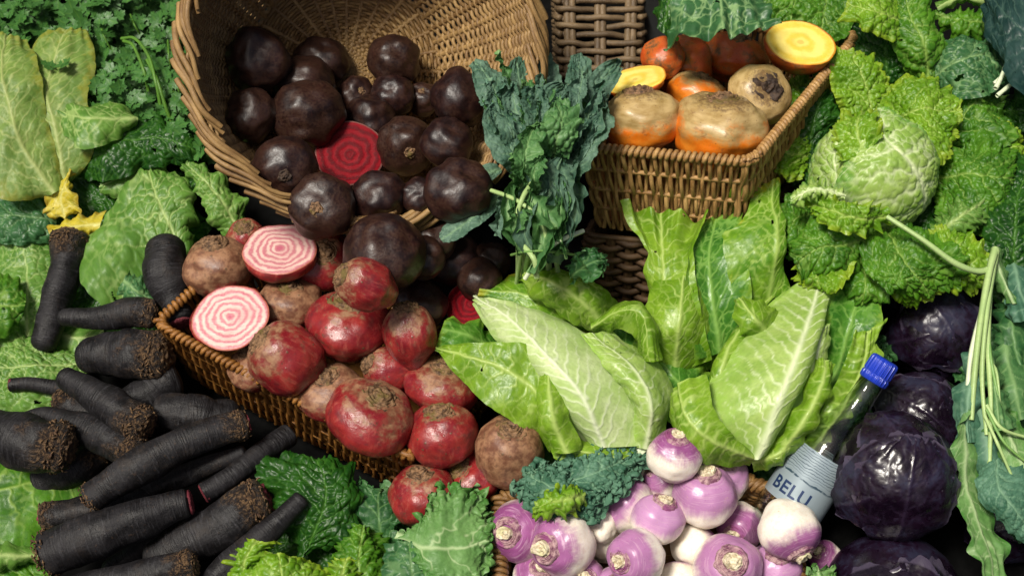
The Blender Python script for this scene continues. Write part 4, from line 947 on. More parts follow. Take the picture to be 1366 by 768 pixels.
lf('pale savoy leaf hanging below the lip of the round basket', 'savoy_pale', 'savoy', [(300, 320), (282, 300), (270, 262), (240, 226)], [(322, 312), (298, 272), (272, 240), (247, 217)], [(336, 300), (322, 262), (285, 230), (256, 214)], [.05, .07, .08, .08], GL, ruf=.008)
lf('mid green ribbed savoy leaf left of the upright carrot', 'savoy_pale', 'savoy', [(15, 450), (-14, 390), (-2, 326)], [(36, 448), (36, 380), (30, 318)], [(56, 445), (74, 390), (70, 326)], [.02, .03, .03], GL, sec=.03, slant=.3, puck=.0015)
lf('small vivid green leaf at the left edge beside the ribbed one', 'savoy', 'savoy', [(-25, 430), (-10, 455), (20, 432)], [(-25, 405), (5, 410), (34, 408)], [(-25, 380), (0, 368), (30, 390)], [.05, .055, .05], GL)
lf('crinkled pale green leaf under the thin red tipped carrot', 'savoy_pale', 'savoy', [(112, 505), (78, 548), (20, 560), (-30, 545)], [(112, 485), (55, 488), (10, 490), (-30, 488)], [(100, 462), (60, 462), (22, 434), (-30, 432)], [.02, .035, .035, .03], GL, ruf=.009, puck=.003)
lf('green leaf scrap showing between the upright and slim carrots', 'savoy_pale', 'smooth', [(70, 462), (100, 478), (140, 470)], [(72, 445), (105, 452), (140, 450)], [(80, 425), (110, 430), (138, 430)], [.01, .015, .015], GL)
lf('dark wet bluish savoy leaf beneath the olive leaf', 'savoy_blue', 'savoy', [(80, 318), (40, 326), (-20, 322)], [(75, 298), (40, 290), (-20, 288)], [(66, 268), (40, 246), (-20, 258)], [.03, .045, .045], GL, veinamp=.5, puck=.003)
lf('bright yellow withered leaf standing up above the carrot crown', 'yellow', 'savoy', [(78, 293), (56, 286), (64, 256), (90, 226)], [(86, 294), (80, 265), (84, 248), (95, 226)], [(96, 290), (109, 282), (98, 256), (101, 232)], [.05, .065, .075, .075], GL, puck=.001, ruf=.007, fray=.015)
lf('yellow leaf lying flat behind the carrot crown', 'yellow', 'smooth', [(130, 318), (105, 316), (78, 325)], [(134, 298), (100, 300), (66, 312)], [(141, 276), (112, 284), (62, 300)], [.055, .06, .055], GL, ruf=.005, fray=.015)
lf('long ribbed cabbage leaf under the fat carrot at the left edge', 'savoy', 'cab', [(112, 695), (62, 732), (10, 742), (-30, 740)], [(116, 642), (60, 640), (15, 650), (-30, 660)], [(110, 628), (60, 620), (15, 612), (-30, 612)], [.02, .035, .04, .04], GL, slant=-.3, sec=.022, secw=.002)
lf('pale green leaf end at the left edge by the red tipped carrot', 'savoy_pale', 'smooth', [(50, 752), (10, 760), (-30, 757)], [(52, 740), (10, 742), (-30, 742)], [(48, 727), (10, 724), (-30, 724)], [.035, .045, .045], GL)
lf('dark green leaf in the bottom left corner', 'savoy', 'savoy', [(70, 790), (20, 800), (-30, 800)], [(70, 772), (20, 772), (-30, 772)], [(50, 752), (20, 750), (-30, 752)], [.02, .025, .025], GL)
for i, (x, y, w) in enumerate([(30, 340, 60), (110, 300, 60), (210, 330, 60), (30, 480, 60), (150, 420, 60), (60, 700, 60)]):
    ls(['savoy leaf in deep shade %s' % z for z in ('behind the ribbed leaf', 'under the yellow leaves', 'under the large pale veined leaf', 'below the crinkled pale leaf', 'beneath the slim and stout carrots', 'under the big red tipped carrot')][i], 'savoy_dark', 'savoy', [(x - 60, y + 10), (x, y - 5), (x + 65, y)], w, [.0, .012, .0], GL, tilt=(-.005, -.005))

# ------------------------------------------------------------------ savoy and kale along the bottom
GBm = 'savoy and kale leaves along the front'
lf('dark wet savoy leaf beside the end of the honey basket', 'savoy_dark', 'fine', [(394, 748), (372, 705), (358, 655), (345, 622), (388, 606)], [(402, 745), (422, 700), (434, 665), (430, 630), (422, 612)], [(412, 745), (458, 728), (480, 682), (472, 630), (440, 605)], [.07, .09, .10, .10, .085], GBm, name='savoy_leaf', cell=.0085, puck=.003, el=-.02, er=-.02)
lf('light green rounded savoy leaf at the bottom by the long carrot', 'savoy_lime', 'savoy', [(328, 810), (306, 772), (328, 735)], [(376, 815), (376, 772), (372, 738)], [(446, 805), (444, 766), (412, 742)], [.09, .115, .11], GBm, name='savoy_leaf', el=-.025, er=-.025, puck=.003)
lf('curled bright savoy edge beside the long thin carrot', 'savoy_lime', 'fine', [(318, 775), (308, 750), (330, 722)], [(330, 775), (326, 750), (344, 722)], [(345, 768), (348, 748), (362, 718)], [.10, .115, .115], GBm, name='savoy_leaf')
lf('curly dark kale in the hollow left of the pinkish beetroot', 'kale', 'kale', [(495, 730), (466, 690), (478, 640)], [(512, 735), (505, 690), (505, 648)], [(525, 735), (535, 700), (525, 645)], [.05, .07, .075], GBm, name='kale_leaf')
lf('savoy leaf edge with bright folds left of the flat kale leaf', 'savoy', 'fine', [(455, 800), (452, 750), (468, 700)], [(480, 800), (478, 750), (485, 700)], [(512, 800), (515, 755), (510, 705)], [.075, .09, .085], GBm, name='savoy_leaf', el=-.02, er=-.03)
lf('flat pale kale leaf with frilled edges in front of the pinkish beetroot', 'kale_pale', 'kale', [(526, 707), (562, 692), (586, 652), (630, 652), (656, 690)], [(525, 712), (568, 728), (612, 729), (640, 724), (654, 718)], [(527, 717), (556, 748), (590, 780), (632, 784), (654, 746)], [.115, .125, .12, .11, .10], GBm, name='kale_leaf', frill=.0075, fray=.14, mid=.0032, slant=1.0, sec=.040, secw=.0022, tert=.12, puck=.0003, fold=.010)
lf('dark wet savoy leaf at the bottom under the flat kale leaf', 'savoy_blue', 'savoy', [(515, 800), (512, 765), (518, 728)], [(545, 805), (550, 765), (545, 722)], [(578, 800), (578, 765), (566, 738)], [.09, .11, .11], GBm, name='savoy_leaf', veinamp=.7)
lf('small savoy scrap between the round leaf and the dark wet leaf', 'savoy_lime', 'fine', [(440, 800), (440, 770), (452, 750)], [(455, 805), (456, 772), (462, 745)], [(475, 800), (474, 770), (472, 748)], [.085, .095, .09], GBm, name='savoy_leaf')
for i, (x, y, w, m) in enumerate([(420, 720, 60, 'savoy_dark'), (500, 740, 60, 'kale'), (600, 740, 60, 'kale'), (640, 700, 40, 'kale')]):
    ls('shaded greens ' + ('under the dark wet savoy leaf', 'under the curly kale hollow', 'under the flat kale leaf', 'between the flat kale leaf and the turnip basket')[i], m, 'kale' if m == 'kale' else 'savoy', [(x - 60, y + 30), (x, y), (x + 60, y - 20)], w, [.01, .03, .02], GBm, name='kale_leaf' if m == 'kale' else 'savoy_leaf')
GK = 'blue green curly kale between the beetroots and turnips'
lf('frilly blue green kale leaf heaped beside the turnips', 'kale_blue', 'kale', [(702, 660), (720, 628), (780, 600), (835, 583)], [(705, 668), (745, 648), (800, 628), (850, 600)], [(730, 700), (780, 680), (830, 660), (862, 625)], [.10, .13, .14, .12], GK, name='kale_leaf', frill=.0080, puck=.0025, fex=1.2, ff=1.6, fold=.012)
lf('second frilly blue green kale leaf, nearer the brown beetroot', 'kale_blue', 'kale', [(800, 690), (760, 690), (715, 680), (696, 650)], [(812, 660), (775, 655), (735, 650), (700, 632)], [(810, 630), (780, 622), (745, 622), (715, 615)], [.115, .14, .145, .12], GK, name='kale_leaf', frill=.0080, puck=.0025, fex=1.2, ff=1.6, fold=.012)
lf('young light green kale leaf curled on the blue green heap', 'savoy_lime', 'fine', [(778, 668), (745, 684), (712, 684)], [(780, 662), (748, 668), (712, 676)], [(776, 655), (745, 652), (722, 664)], [.14, .16, .15], GK, name='kale_leaf')
lf('dark kale leaf under the blue green heap', 'kale', 'kale', [(690, 690), (760, 700), (850, 680)], [(690, 640), (760, 640), (850, 630)], [(720, 590), (770, 585), (840, 575)], [.03, .05, .04], GK, name='kale_leaf')
# ------------------------------------------------------------------ pointed cabbages
def heart(t, axis_pts, radii, mat, h_in):
    """The closed heart of a pointed cabbage: a bent, tapering body round the axis."""
    C = spline([at(x, y, h) for (x, y), h in zip(axis_pts, h_in)], 60); k = pxm(C[30])
    rad = np.interp(np.linspace(0, 1, 60), np.linspace(0, 1, len(radii)), radii) * k
    rad = np.convolve(np.pad(rad, 4, mode='edge'), np.ones(9) / 9, 'valid'); rad[0] = rad[-1] = 0.001
    Tn = unit(np.gradient(C, axis=0)); A = unit(np.cross(Tn, F)); B = np.cross(A, Tn)
    an = np.linspace(0, 2 * np.pi, 64, endpoint=False)
    V = C[:, None] + rad[:, None, None] * (A[:, None] * np.cos(an)[None, :, None] + 0.85 * B[:, None] * np.sin(an)[None, :, None])
    V = V + 0.004 * fbm(V * 22, 2)[..., None] * F
    y = np.linspace(0, 1, 60)[:, None] * np.ones(64)
    vein = np.clip(np.exp(-((np.sin(an * 9 + y * 4) ) / 0.22) ** 2) * 0.5, 0, 1)
    t.part('heart', V.reshape(-1, 3), grid_faces(60, 64, True), LM[mat], {'lm': np.stack([np.cos(an) * y * 0.1, y * 0.2, np.sin(an) * y * 0.1], -1).reshape(-1, 3), 'vein': vein.reshape(-1), 'le': np.zeros(60 * 64)})
    return t
A_ = Thing('pointed_cabbage', 'pale pointed cabbage lying with its tip to the dark red beetroot slice', 'cabbage', at(760, 510, .05), 'pointed cabbages')
heart(A_, [(845, 592), (800, 545), (745, 485), (690, 432), (645, 402)], [20, 62, 66, 48, 22, 4], 'cab_white', [.09, .10, .11, .11, .11])
P = dict(parent=A_, name='leaf')
lf(None, 'cab_white', 'heart', [(784, 592), (750, 545), (700, 490), (655, 448), (632, 404)], [(806, 596), (776, 528), (724, 468), (678, 424), (633, 397)], [(858, 594), (852, 518), (778, 442), (693, 404), (640, 389)], [.135, .18, .185, .168, .14], el=[-.02, -.035, -.035, -.02, -.01], er=[-.01, -.035, -.035, -.02, -.005], slant=1.1, mid=.003, **P)
lf(None, 'cab_pale', 'cab', [(846, 594), (838, 522), (806, 484), (772, 446)], [(862, 598), (868, 545), (842, 490), (790, 444)], [(880, 598), (897, 530), (878, 484), (815, 440)], [.125, .165, .175, .165], el=-.004, er=[-.01, -.04, -.04, -.02], fray=.06, slant=.6, **P)
lf(None, 'cab', 'cab', [(736, 594), (702, 573), (660, 546), (614, 506), (582, 467)], [(746, 574), (716, 524), (668, 490), (618, 474), (581, 464)], [(748, 530), (734, 470), (672, 457), (620, 458), (583, 461)], [.13, .165, .17, .16, .15], el=[-.03, -.03, -.02, -.01, 0], er=[-.0, .006, .006, .004, 0], slant=.5, wave=.005, **P)
lf(None, 'cab', 'cab', [(736, 602), (720, 560), (716, 520), (728, 474)], [(756, 604), (738, 560), (732, 515), (733, 470)], [(778, 598), (760, 556), (747, 515), (738, 470)], [.15, .175, .182, .175], el=-.008, er=-.012, slant=.6, **P)
lf(None, 'cab_dark', 'cab', [(650, 480), (612, 476), (582, 462)], [(668, 468), (628, 450), (588, 440)], [(665, 450), (634, 430), (596, 424)], [.10, .135, .145], ruf=.008, **P)
lf(None, 'cab_yel', 'cab', [(792, 446), (730, 430), (680, 412), (638, 396)], [(780, 430), (728, 405), (690, 390), (640, 386)], [(760, 405), (720, 375), (688, 366), (645, 378)], [.12, .15, .155, .15], er=-.02, **P)
lf(None, 'cab', 'cab', [(796, 448), (762, 428), (722, 402), (696, 374)], [(806, 432), (770, 398), (738, 378), (700, 366)], [(832, 416), (806, 384), (768, 364), (714, 358)], [.15, .19, .195, .175], el=[-.02, -.035, -.03, -.01], er=-.022, slant=.8, puck=.0018, cell=.018, wave=.004, tert=.7, **P)
lf(None, 'cab', 'cab', [(800, 450), (826, 438), (846, 446), (858, 478)], [(790, 436), (830, 414), (858, 424), (868, 482)], [(798, 428), (836, 400), (868, 414), (882, 480)], [.155, .19, .195, .165], ruf=.004, rf=4, el=-.03, fray=.02, tert=.5, mid=.001, **P)
lf(None, 'cab_dark', 'cab', [(850, 575), (800, 500), (780, 445)], [(880, 560), (850, 490), (800, 430)], [(905, 540), (890, 470), (830, 415)], [.09, .115, .12], **P)
lf(None, 'cab', 'cab', [(770, 640), (740, 606), (742, 590)], [(830, 612), (785, 604), (742, 596)], [(850, 600), (800, 592), (746, 588)], [.125, .135, .135], ruf=.006, **P)
V, Q, a = stalk([(840, 585, .11), (850, 598, .11), (857, 606, .108)], 12, None, 12); A_.part('stalk', V, Q, LM['stalk_white'], a)

B_ = Thing('pointed_cabbage', 'upright pointed cabbage with spreading outer leaves in front of the golden beetroots', 'cabbage', at(1010, 520, .05), 'pointed cabbages')
heart(B_, [(1010, 608), (1020, 545), (1040, 475), (1065, 420), (1092, 370)], [14, 60, 62, 52, 34, 10], 'cab', [.10, .12, .12, .11, .10])
P = dict(parent=B_, name='leaf')
lf(None, 'cab_pale', 'heart', [(1004, 612), (956, 560), (948, 505), (996, 432), (1052, 382)], [(1011, 612), (1038, 540), (1064, 470), (1084, 412), (1096, 366)], [(1022, 606), (1062, 536), (1090, 456), (1104, 400), (1102, 366)], [.15, .19, .195, .17, .14], el=[-.01, -.03, -.035, -.02, 0], er=[-.01, -.03, -.03, -.02, 0], slant=1.25, sec=.019, fray=.03, mid=.0058, **P)
lf(None, 'cab', 'cab', [(1000, 620), (940, 618), (900, 580), (896, 530)], [(1008, 612), (952, 588), (918, 558), (906, 512)], [(1004, 604), (976, 578), (954, 548), (942, 500)], [.145, .18, .19, .18], el=-.03, er=[0, .0, .002, .004], slant=.2, sec=.013, secw=.0016, **P)
lf(None, 'cab', 'cab', [(1000, 612), (948, 545), (950, 490), (990, 430), (1018, 402)], [(1000, 600), (962, 535), (970, 470), (1006, 418), (1030, 395)], [(1005, 590), (985, 530), (1000, 470), (1025, 425), (1042, 395)], [.10, .155, .165, .155, .14], **P)
lf(None, 'cab', 'cab', [(872, 500), (866, 400), (862, 330), (824, 270)], [(902, 496), (890, 420), (884, 345), (882, 282)], [(950, 480), (932, 400), (926, 335), (948, 290)], [.10, .15, .165, .16], el=[-.03, -.02, .0, .012], er=[.02, .02, .015, .012], slant=.9, ruf=.008, tipruf=1.5, **P)
lf(None, 'cab', 'cab', [(840, 470), (855, 440), (868, 390), (885, 350)], [(900, 495), (905, 440), (910, 390), (915, 345)], [(952, 470), (950, 430), (938, 380), (930, 335)], [.11, .165, .175, .16], el=-.02, er=-.02, tert=.5, **P)
lf(None, 'cab_dark', 'cab', [(926, 480), (914, 400), (918, 340), (940, 292)], [(960, 470), (950, 400), (946, 340), (956, 290)], [(1004, 450), (1002, 380), (992, 330), (992, 286)], [.12, .155, .165, .155], el=.012, er=.012, tert=.75, **P)
lf(None, 'cab_yel', 'cab', [(985, 440), (972, 370), (966, 312), (990, 294), (1010, 250)], [(1024, 410), (1034, 345), (1036, 300), (1030, 275), (1030, 240)], [(1056, 410), (1048, 340), (1044, 300), (1043, 270), (1043, 236)], [.13, .175, .185, .18, .17], el=[-.01, -.01, -.005, 0, 0], er=-.012, tert=.8, secw=.0015, mid=.004, lw=.72, **P)
lf(None, 'cab', 'cab', [(968, 300), (968, 262), (984, 232)], [(990, 300), (992, 262), (1000, 226)], [(1018, 295), (1018, 258), (1012, 228)], [.13, .15, .145], el=.008, er=.01, **P)
lf(None, 'cab_dark', 'cab', [(945, 300), (960, 280), (985, 283)], [(960, 310), (975, 292), (990, 292)], [(980, 310), (990, 300), (996, 298)], [.14, .158, .155], **P)
lf(None, 'cab', 'cab', [(1000, 460), (985, 440), (978, 400)], [(1020, 440), (1008, 425), (985, 398)], [(1045, 420), (1025, 405), (990, 396)], [.165, .185, .18], **P)
lf(None, 'cab', 'cab', [(900, 500), (905, 420), (925, 350), (950, 305)], [(960, 490), (965, 420), (972, 350), (980, 298)], [(1040, 470), (1040, 400), (1040, 340), (1030, 290)], [.08, .115, .125, .125], **P)
lf(None, 'cab_dark', 'cab', [(960, 590), (890, 560), (850, 500)], [(970, 550), (915, 520), (880, 480)], [(970, 510), (940, 490), (915, 470)], [.08, .11, .12], **P)
lf(None, 'cab_dark', 'cab', [(1070, 560), (1086, 480), (1104, 400), (1148, 345)], [(1086, 560), (1120, 480), (1142, 405), (1160, 336)], [(1100, 570), (1146, 490), (1176, 430), (1168, 350)], [.10, .125, .14, .13], el=[0, .01, .012, 0], er=[-.01, -.01, .014, 0], slant=.8, sec=.02, ruf=.007, **P)
lf(None, 'cab', 'cab', [(1060, 610), (1100, 540), (1128, 480), (1140, 440)], [(1075, 610), (1120, 550), (1152, 490), (1160, 440)], [(1085, 606), (1135, 550), (1170, 480), (1175, 425)], [.12, .15, .165, .165], el=.004, er=-.012, slant=.1, sec=.014, secw=.0017, ruf=.009, rf=8, **P)
lf(None, 'cab', 'cab', [(1020, 612), (1056, 550), (1078, 500), (1090, 480)], [(1038, 610), (1075, 556), (1098, 506), (1100, 480)], [(1055, 606), (1090, 560), (1110, 515), (1108, 486)], [.14, .175, .18, .175], el=-.01, er=-.01, ruf=.007, slant=.3, **P)
lf(None, 'cab', 'cab', [(1006, 628), (1040, 622), (1075, 590)], [(1004, 616), (1040, 604), (1080, 570)], [(1006, 608), (1036, 588), (1072, 556)], [.12, .145, .14], el=-.02, sec=.012, slant=.2, **P)
lf(None, 'cab_pale', 'cab', [(1060, 520), (1075, 470), (1082, 440)], [(1075, 520), (1090, 470), (1096, 436)], [(1090, 515), (1104, 465), (1104, 430)], [.15, .165, .165], **P)
V, Q, a = stalk([(1012, 590, .10), (1010, 604, .10), (1009, 614, .10)], 13, None, 12); B_.part('stalk', V, Q, LM['stalk_white'], a)

# ------------------------------------------------------------------ savoy cabbage at the right
def ball_at(px, py, r, h):
    c = at(px, py, h); return (c, r * pxm(c), (px, py, r))
def ball_mesh(t, b, mat, name='head'):
    n = np.linspace(0, np.pi, 50); m = np.linspace(0, 2 * np.pi, 80, endpoint=False)
    N = np.stack([np.sin(n)[:, None] * np.cos(m), np.sin(n)[:, None] * np.sin(m), np.cos(n)[:, None] * np.ones(80)], -1)
    V = b[0] + N * b[1] * (0.985 + 0.02 * fbm(N * 2.3, 2))[..., None]
    t.part(name, V.reshape(-1, 3), grid_faces(50, 80, True), LM[mat], {'lm': (N * 0.08).reshape(-1, 3), 'vein': np.zeros(4000), 'le': np.zeros(4000)})
S_ = Thing('savoy_cabbage', 'whole savoy cabbage with a pale round head in a ruff of crinkled leaves', 'cabbage', at(1167, 230, .05))
bS = ball_at(1166, 229, 80, .16)
ball_mesh(S_, bS, 'head')
P = dict(parent=S_, name='head_leaf')
lf(None, 'head', 'savoy', [(1112, 300), (1090, 270), (1084, 225), (1098, 185), (1120, 168)], [(1128, 302), (1106, 255), (1104, 215), (1112, 190), (1128, 166)], [(1150, 300), (1140, 250), (1142, 205), (1145, 180), (1150, 160)], .2, ball=(*bS, .012), puck=.0022, cell=.010, sec=.020, tert=.5, ruf=.002, wave=.001, fray=.03, mid=.0022, **P)
lf(None, 'head', 'savoy', [(1212, 306), (1158, 306), (1112, 285), (1115, 222), (1140, 168)], [(1224, 304), (1214, 258), (1192, 226), (1160, 192), (1148, 158)], [(1230, 300), (1247, 255), (1240, 215), (1208, 176), (1168, 154)], .2, ball=(*bS, .035), puck=.0021, cell=.0105, sec=.026, slant=.25, tert=.6, ruf=.002, wave=.001, fray=.04, mid=.0050, secw=.0026, **P)
lf(None, 'savoy_lime', 'fine', [(1112, 225), (1108, 190), (1128, 160)], [(1135, 212), (1132, 185), (1142, 160)], [(1158, 196), (1158, 175), (1160, 158)], .2, ball=(*bS, .07), frill=.003, **P)
P = dict(parent=S_, name='outer_leaf')
OL = [
 ('savoy_lime', [(1140, 172), (1116, 138), (1106, 100), (1111, 66)], [(1160, 172), (1160, 132), (1150, 100), (1126, 70)], [(1178, 165), (1194, 130), (1178, 98), (1144, 74)], [.13, .165, .18, .18], dict(el=.0, er=-.015)),
 ('savoy_lime', [(1160, 165), (1190, 118), (1238, 104), (1276, 128)], [(1168, 172), (1212, 150), (1246, 142), (1280, 150)], [(1178, 182), (1222, 206), (1254, 222), (1280, 182)], [.14, .19, .20, .185], dict(el=-.02, er=-.015)),
 ('savoy', [(1245, 160), (1258, 112), (1300, 102), (1340, 135)], [(1258, 190), (1282, 160), (1308, 134), (1342, 145)], [(1262, 205), (1300, 200), (1336, 202), (1352, 172)], [.13, .165, .17, .15], dict()),
 ('savoy', [(1245, 222), (1285, 192), (1330, 190), (1352, 222)], [(1244, 238), (1285, 233), (1325, 240), (1354, 240)], [(1248, 272), (1268, 304), (1318, 292), (1346, 264)], [.14, .175, .18, .155], dict()),
 ('savoy_pale', [(1243, 300), (1262, 280), (1300, 258)], [(1248, 310), (1272, 296), (1312, 270)], [(1262, 308), (1290, 302), (1322, 284)], [.165, .185, .18], dict()),
 ('savoy_dark', [(1062, 258), (1046, 218), (1062, 162), (1082, 122)], [(1102, 248), (1082, 192), (1088, 150), (1102, 122)], [(1116, 238), (1116, 190), (1124, 152), (1128, 126)], [.10, .14, .155, .15], dict()),
 ('savoy', [(1050, 262), (1048, 300), (1056, 345)], [(1080, 258), (1066, 300), (1066, 348)], [(1100, 262), (1090, 305), (1082, 342)], [.13, .14, .12], dict()),
 ('savoy', [(1165, 300), (1110, 296), (1072, 306), (1052, 335)], [(1172, 312), (1130, 326), (1094, 330), (1064, 350)], [(1178, 335), (1142, 366), (1104, 366), (1070, 366)], [.15, .185, .19, .165], dict(er=-.03)),
 ('savoy', [(1158, 308), (1150, 352), (1180, 386), (1212, 394)], [(1178, 304), (1200, 338), (1222, 366), (1238, 390)], [(1205, 298), (1252, 318), (1290, 345), (1275, 384)], [.155, .20, .205, .175], dict()),
 ('savoy_lime', [(1226, 318), (1252, 302), (1284, 298)], [(1236, 330), (1270, 330), (1298, 318)], [(1248, 352), (1275, 366), (1302, 352)], [.175, .19, .175], dict(edge=1)),
 ('savoy_lime', [(1186, 300), (1140, 312), (1100, 300), (1082, 276)], [(1186, 289), (1150, 292), (1112, 282), (1074, 268)], [(1180, 276), (1152, 272), (1115, 265), (1090, 258)], [.20, .225, .225, .21], dict(er=.004, ruf=.012)),
 ('head', [(1125, 268), (1090, 260), (1056, 278)], [(1128, 262), (1092, 252), (1054, 268)], [(1130, 255), (1092, 246), (1058, 254)], [.225, .235, .22], dict(frill=0)),
]
for cx, cy, ang, ln_, w, h0, m in [(1100, 170, 125, 75, 38, .13, 'savoy_lime'), (1235, 130, 50, 80, 40, .15, 'savoy'), (1262, 205, 5, 95, 42, .15, 'savoy_lime'), (1255, 262, -18, 90, 36, .15, 'savoy'), (1085, 215, 165, 50, 34, .14, 'savoy_lime'), (1095, 280, 200, 55, 30, .16, 'savoy'), (1120, 320, 235, 75, 40, .16, 'savoy_lime'), (1200, 320, -70, 80, 42, .165, 'savoy_lime'), (1240, 320, -40, 85, 38, .165, 'savoy_lime'), (1215, 105, 75, 60, 40, .13, 'savoy'), (1160, 330, 262, 70, 40, .15, 'savoy'), (1130, 130, 105, 70, 36, .12, 'savoy')]:
    ca, sa = math.cos(math.radians(ang)), -math.sin(math.radians(ang)); q = lambda d, e: (cx + d * ln_ * ca - e * w * sa, cy + d * ln_ * sa + e * w * ca)
    OL.append((m, [q(0, -.4), q(.35, -.95), q(.75, -.95), q(.98, -.45)], [q(0, 0), q(.4, .05), q(.8, -.05), q(1.05, 0)], [q(0, .4), q(.35, .95), q(.75, .95), q(.98, .45)], [h0 - .03, h0, h0 + .01, h0 - .01], dict(el=.004, er=-.012)))
for m, L, M, Rr, h, o in OL:
    o.pop('edge', 0); lf(None, m, 'fine', L, M, Rr, h, **{'ruf': .010, **o}, **P)
for x, y, w in [(1085, 200, 50), (1240, 170, 60), (1290, 230, 60), (1150, 340, 55), (1210, 340, 50)]:
    ls(None, 'savoy_dark', 'fine', [(1165, 230), ((1165 + x) / 2, (230 + y) / 2), (x, y), (x + (x - 1165) * .45, y + (y - 230) * .45)], w, [.07, .12, .13, .11], **P)
V, Q, a = stalk([(1183, 289, .225), (1231, 320, .225), (1274, 351, .215), (1306, 362, .205), (1324, 354, .20), (1329, 334, .20)], 4.0, None, 10, 50, (0.8, 1.2)); S_.part('stalk', V, Q, LM['stalk'], a)

# ------------------------------------------------------------------ greens behind
GR = 'savoy and kale leaves heaped behind on the right'
lf('broad blue green cabbage leaf drooping over the golden beetroots', 'savoy_blue', 'savoy', [(930, -70), (905, -10), (884, 62)], [(958, -70), (960, -10), (962, 50)], [(975, -70), (1015, -20), (1032, 45)], [.27, .30, .295], GR, mid=.0032, sec=.030, slant=1.3, secw=.0022, tert=.85, cell=.015, puck=.0014, ruf=.016, rf=8, veinamp=1.1, er=-.01, el=-.01, tipruf=1.2)
lf('dark yellowing leaf edge behind the drooping one', 'savoy_dark', 'savoy', [(900, -40), (876, 0), (868, 30)], [(910, -40), (892, 5), (885, 45)], [(925, -40), (910, 5), (905, 55)], [.26, .27, .26], GR, ruf=.01)
lf('bright savoy leaf curling at the top edge beyond the cut golden half', 'savoy_lime', 'savoy', [(1200, 60), (1160, 44), (1124, 24)], [(1205, 30), (1165, 14), (1130, 4)], [(1200, -10), (1165, -20), (1135, -20)], [.20, .23, .22], GR, name='savoy_leaf', ruf=.01, puck=.003)
lf('tall puckered savoy leaf standing at the back between two darker ones', 'savoy', 'savoy', [(1220, 112), (1196, 70), (1180, 30), (1178, -25)], [(1240, 112), (1232, 60), (1214, 20), (1204, -25)], [(1250, 105), (1258, 60), (1242, 15), (1228, -25)], [.16, .20, .21, .20], GR, name='savoy_leaf', puck=.0035, el=-.02)
lf('dark savoy leaf in shade right of the cut golden half', 'savoy_dark', 'fine', [(1150, 120), (1130, 80), (1140, 30)], [(1185, 125), (1180, 80), (1180, 30)], [(1235, 125), (1225, 80), (1215, 40)], [.12, .15, .15], GR, name='savoy_leaf')
lf('bluish puckered savoy leaf above the right side of the ruff', 'savoy_blue', 'savoy', [(1234, 100), (1262, 54), (1300, 56), (1336, 84)], [(1236, 112), (1278, 86), (1310, 74), (1338, 94)], [(1245, 126), (1282, 134), (1318, 128), (1342, 106)], [.15, .19, .195, .17], GR, name='savoy_leaf', puck=.0036, ruf=.008)
lf('small ruffled leaf against the dark gap at the top right', 'savoy', 'fine', [(1325, 40), (1285, 46), (1246, 24)], [(1328, 30), (1286, 30), (1243, 18)], [(1325, 18), (1288, 14), (1250, 14)], [.15, .16, .16], GR, name='savoy_leaf')
lf('pale looped leaf rib at the top right edge', 'savoy_pale', 'smooth', [(1310, 8), (1280, 6), (1254, 18)], [(1312, 2), (1280, -2), (1250, 12)], [(1310, -6), (1280, -8), (1247, 4)], [.16, .17, .165], GR, name='savoy_leaf')
lf('mid green leaf with white ribs spreading from the right edge', 'savoy_blue', 'savoy', [(1345, 125), (1310, 118), (1296, 80)], [(1350, 108), (1325, 88), (1306, 62)], [(1358, 90), (1345, 66), (1320, 48)], [.15, .17, .17], GR, name='savoy_leaf', mid=.004, secw=.002, veinamp=1.2)
for i, pts in enumerate([[(1328, 118, .20), (1338, 98, .20), (1346, 76, .195)], [(1330, 128, .20), (1350, 112, .20), (1364, 104, .195)], [(1326, 112, .19), (1340, 100, .195), (1352, 88, .195)]]):
    g = stalk(pts, 3.0, None); single('leaf_rib', ('upright white leaf rib', 'slanting white leaf rib', 'short white leaf rib')[i] + ' at the right edge among the back greens', 'leaf', g[0][0], g[0], g[1], LM['stalk_white'], g[2], GR)
lf('large dark blue kale leaf filling the top right corner', 'navy', 'savoy', [(1420, 60), (1370, 130), (1340, 96), (1306, 20)], [(1440, 20), (1395, 60), (1350, 30), (1312, -20)], [(1440, -20), (1400, -10), (1370, -30), (1330, -50)], [.20, .23, .23, .20], GR, name='kale_leaf', puck=.0016, cell=.02, ruf=.008)
lf('dark green leaf at the right edge under the white ribs', 'savoy_dark', 'savoy', [(1335, 160), (1360, 175), (1400, 170)], [(1330, 145), (1362, 145), (1400, 140)], [(1340, 130), (1362, 118), (1400, 110)], [.13, .15, .15], GR, name='savoy_leaf')
lf('dark glossy puckered savoy leaf at the right edge below the ruff', 'savoy_dark', 'savoy', [(1322, 400), (1316, 330), (1325, 260), (1350, 205)], [(1352, 410), (1352, 340), (1356, 270), (1375, 215)], [(1400, 400), (1405, 330), (1400, 260), (1400, 220)], [.13, .17, .175, .15], GR, name='savoy_leaf', puck=.004, cell=.011, ruf=.008)
lf('dusky blue green leaf in the gap right of the ruff', 'navy', 'smooth', [(1335, 230), (1345, 215), (1380, 200)], [(1330, 210), (1350, 195), (1390, 180)], [(1335, 195), (1355, 180), (1390, 165)], [.09, .10, .10], GR, name='kale_leaf')
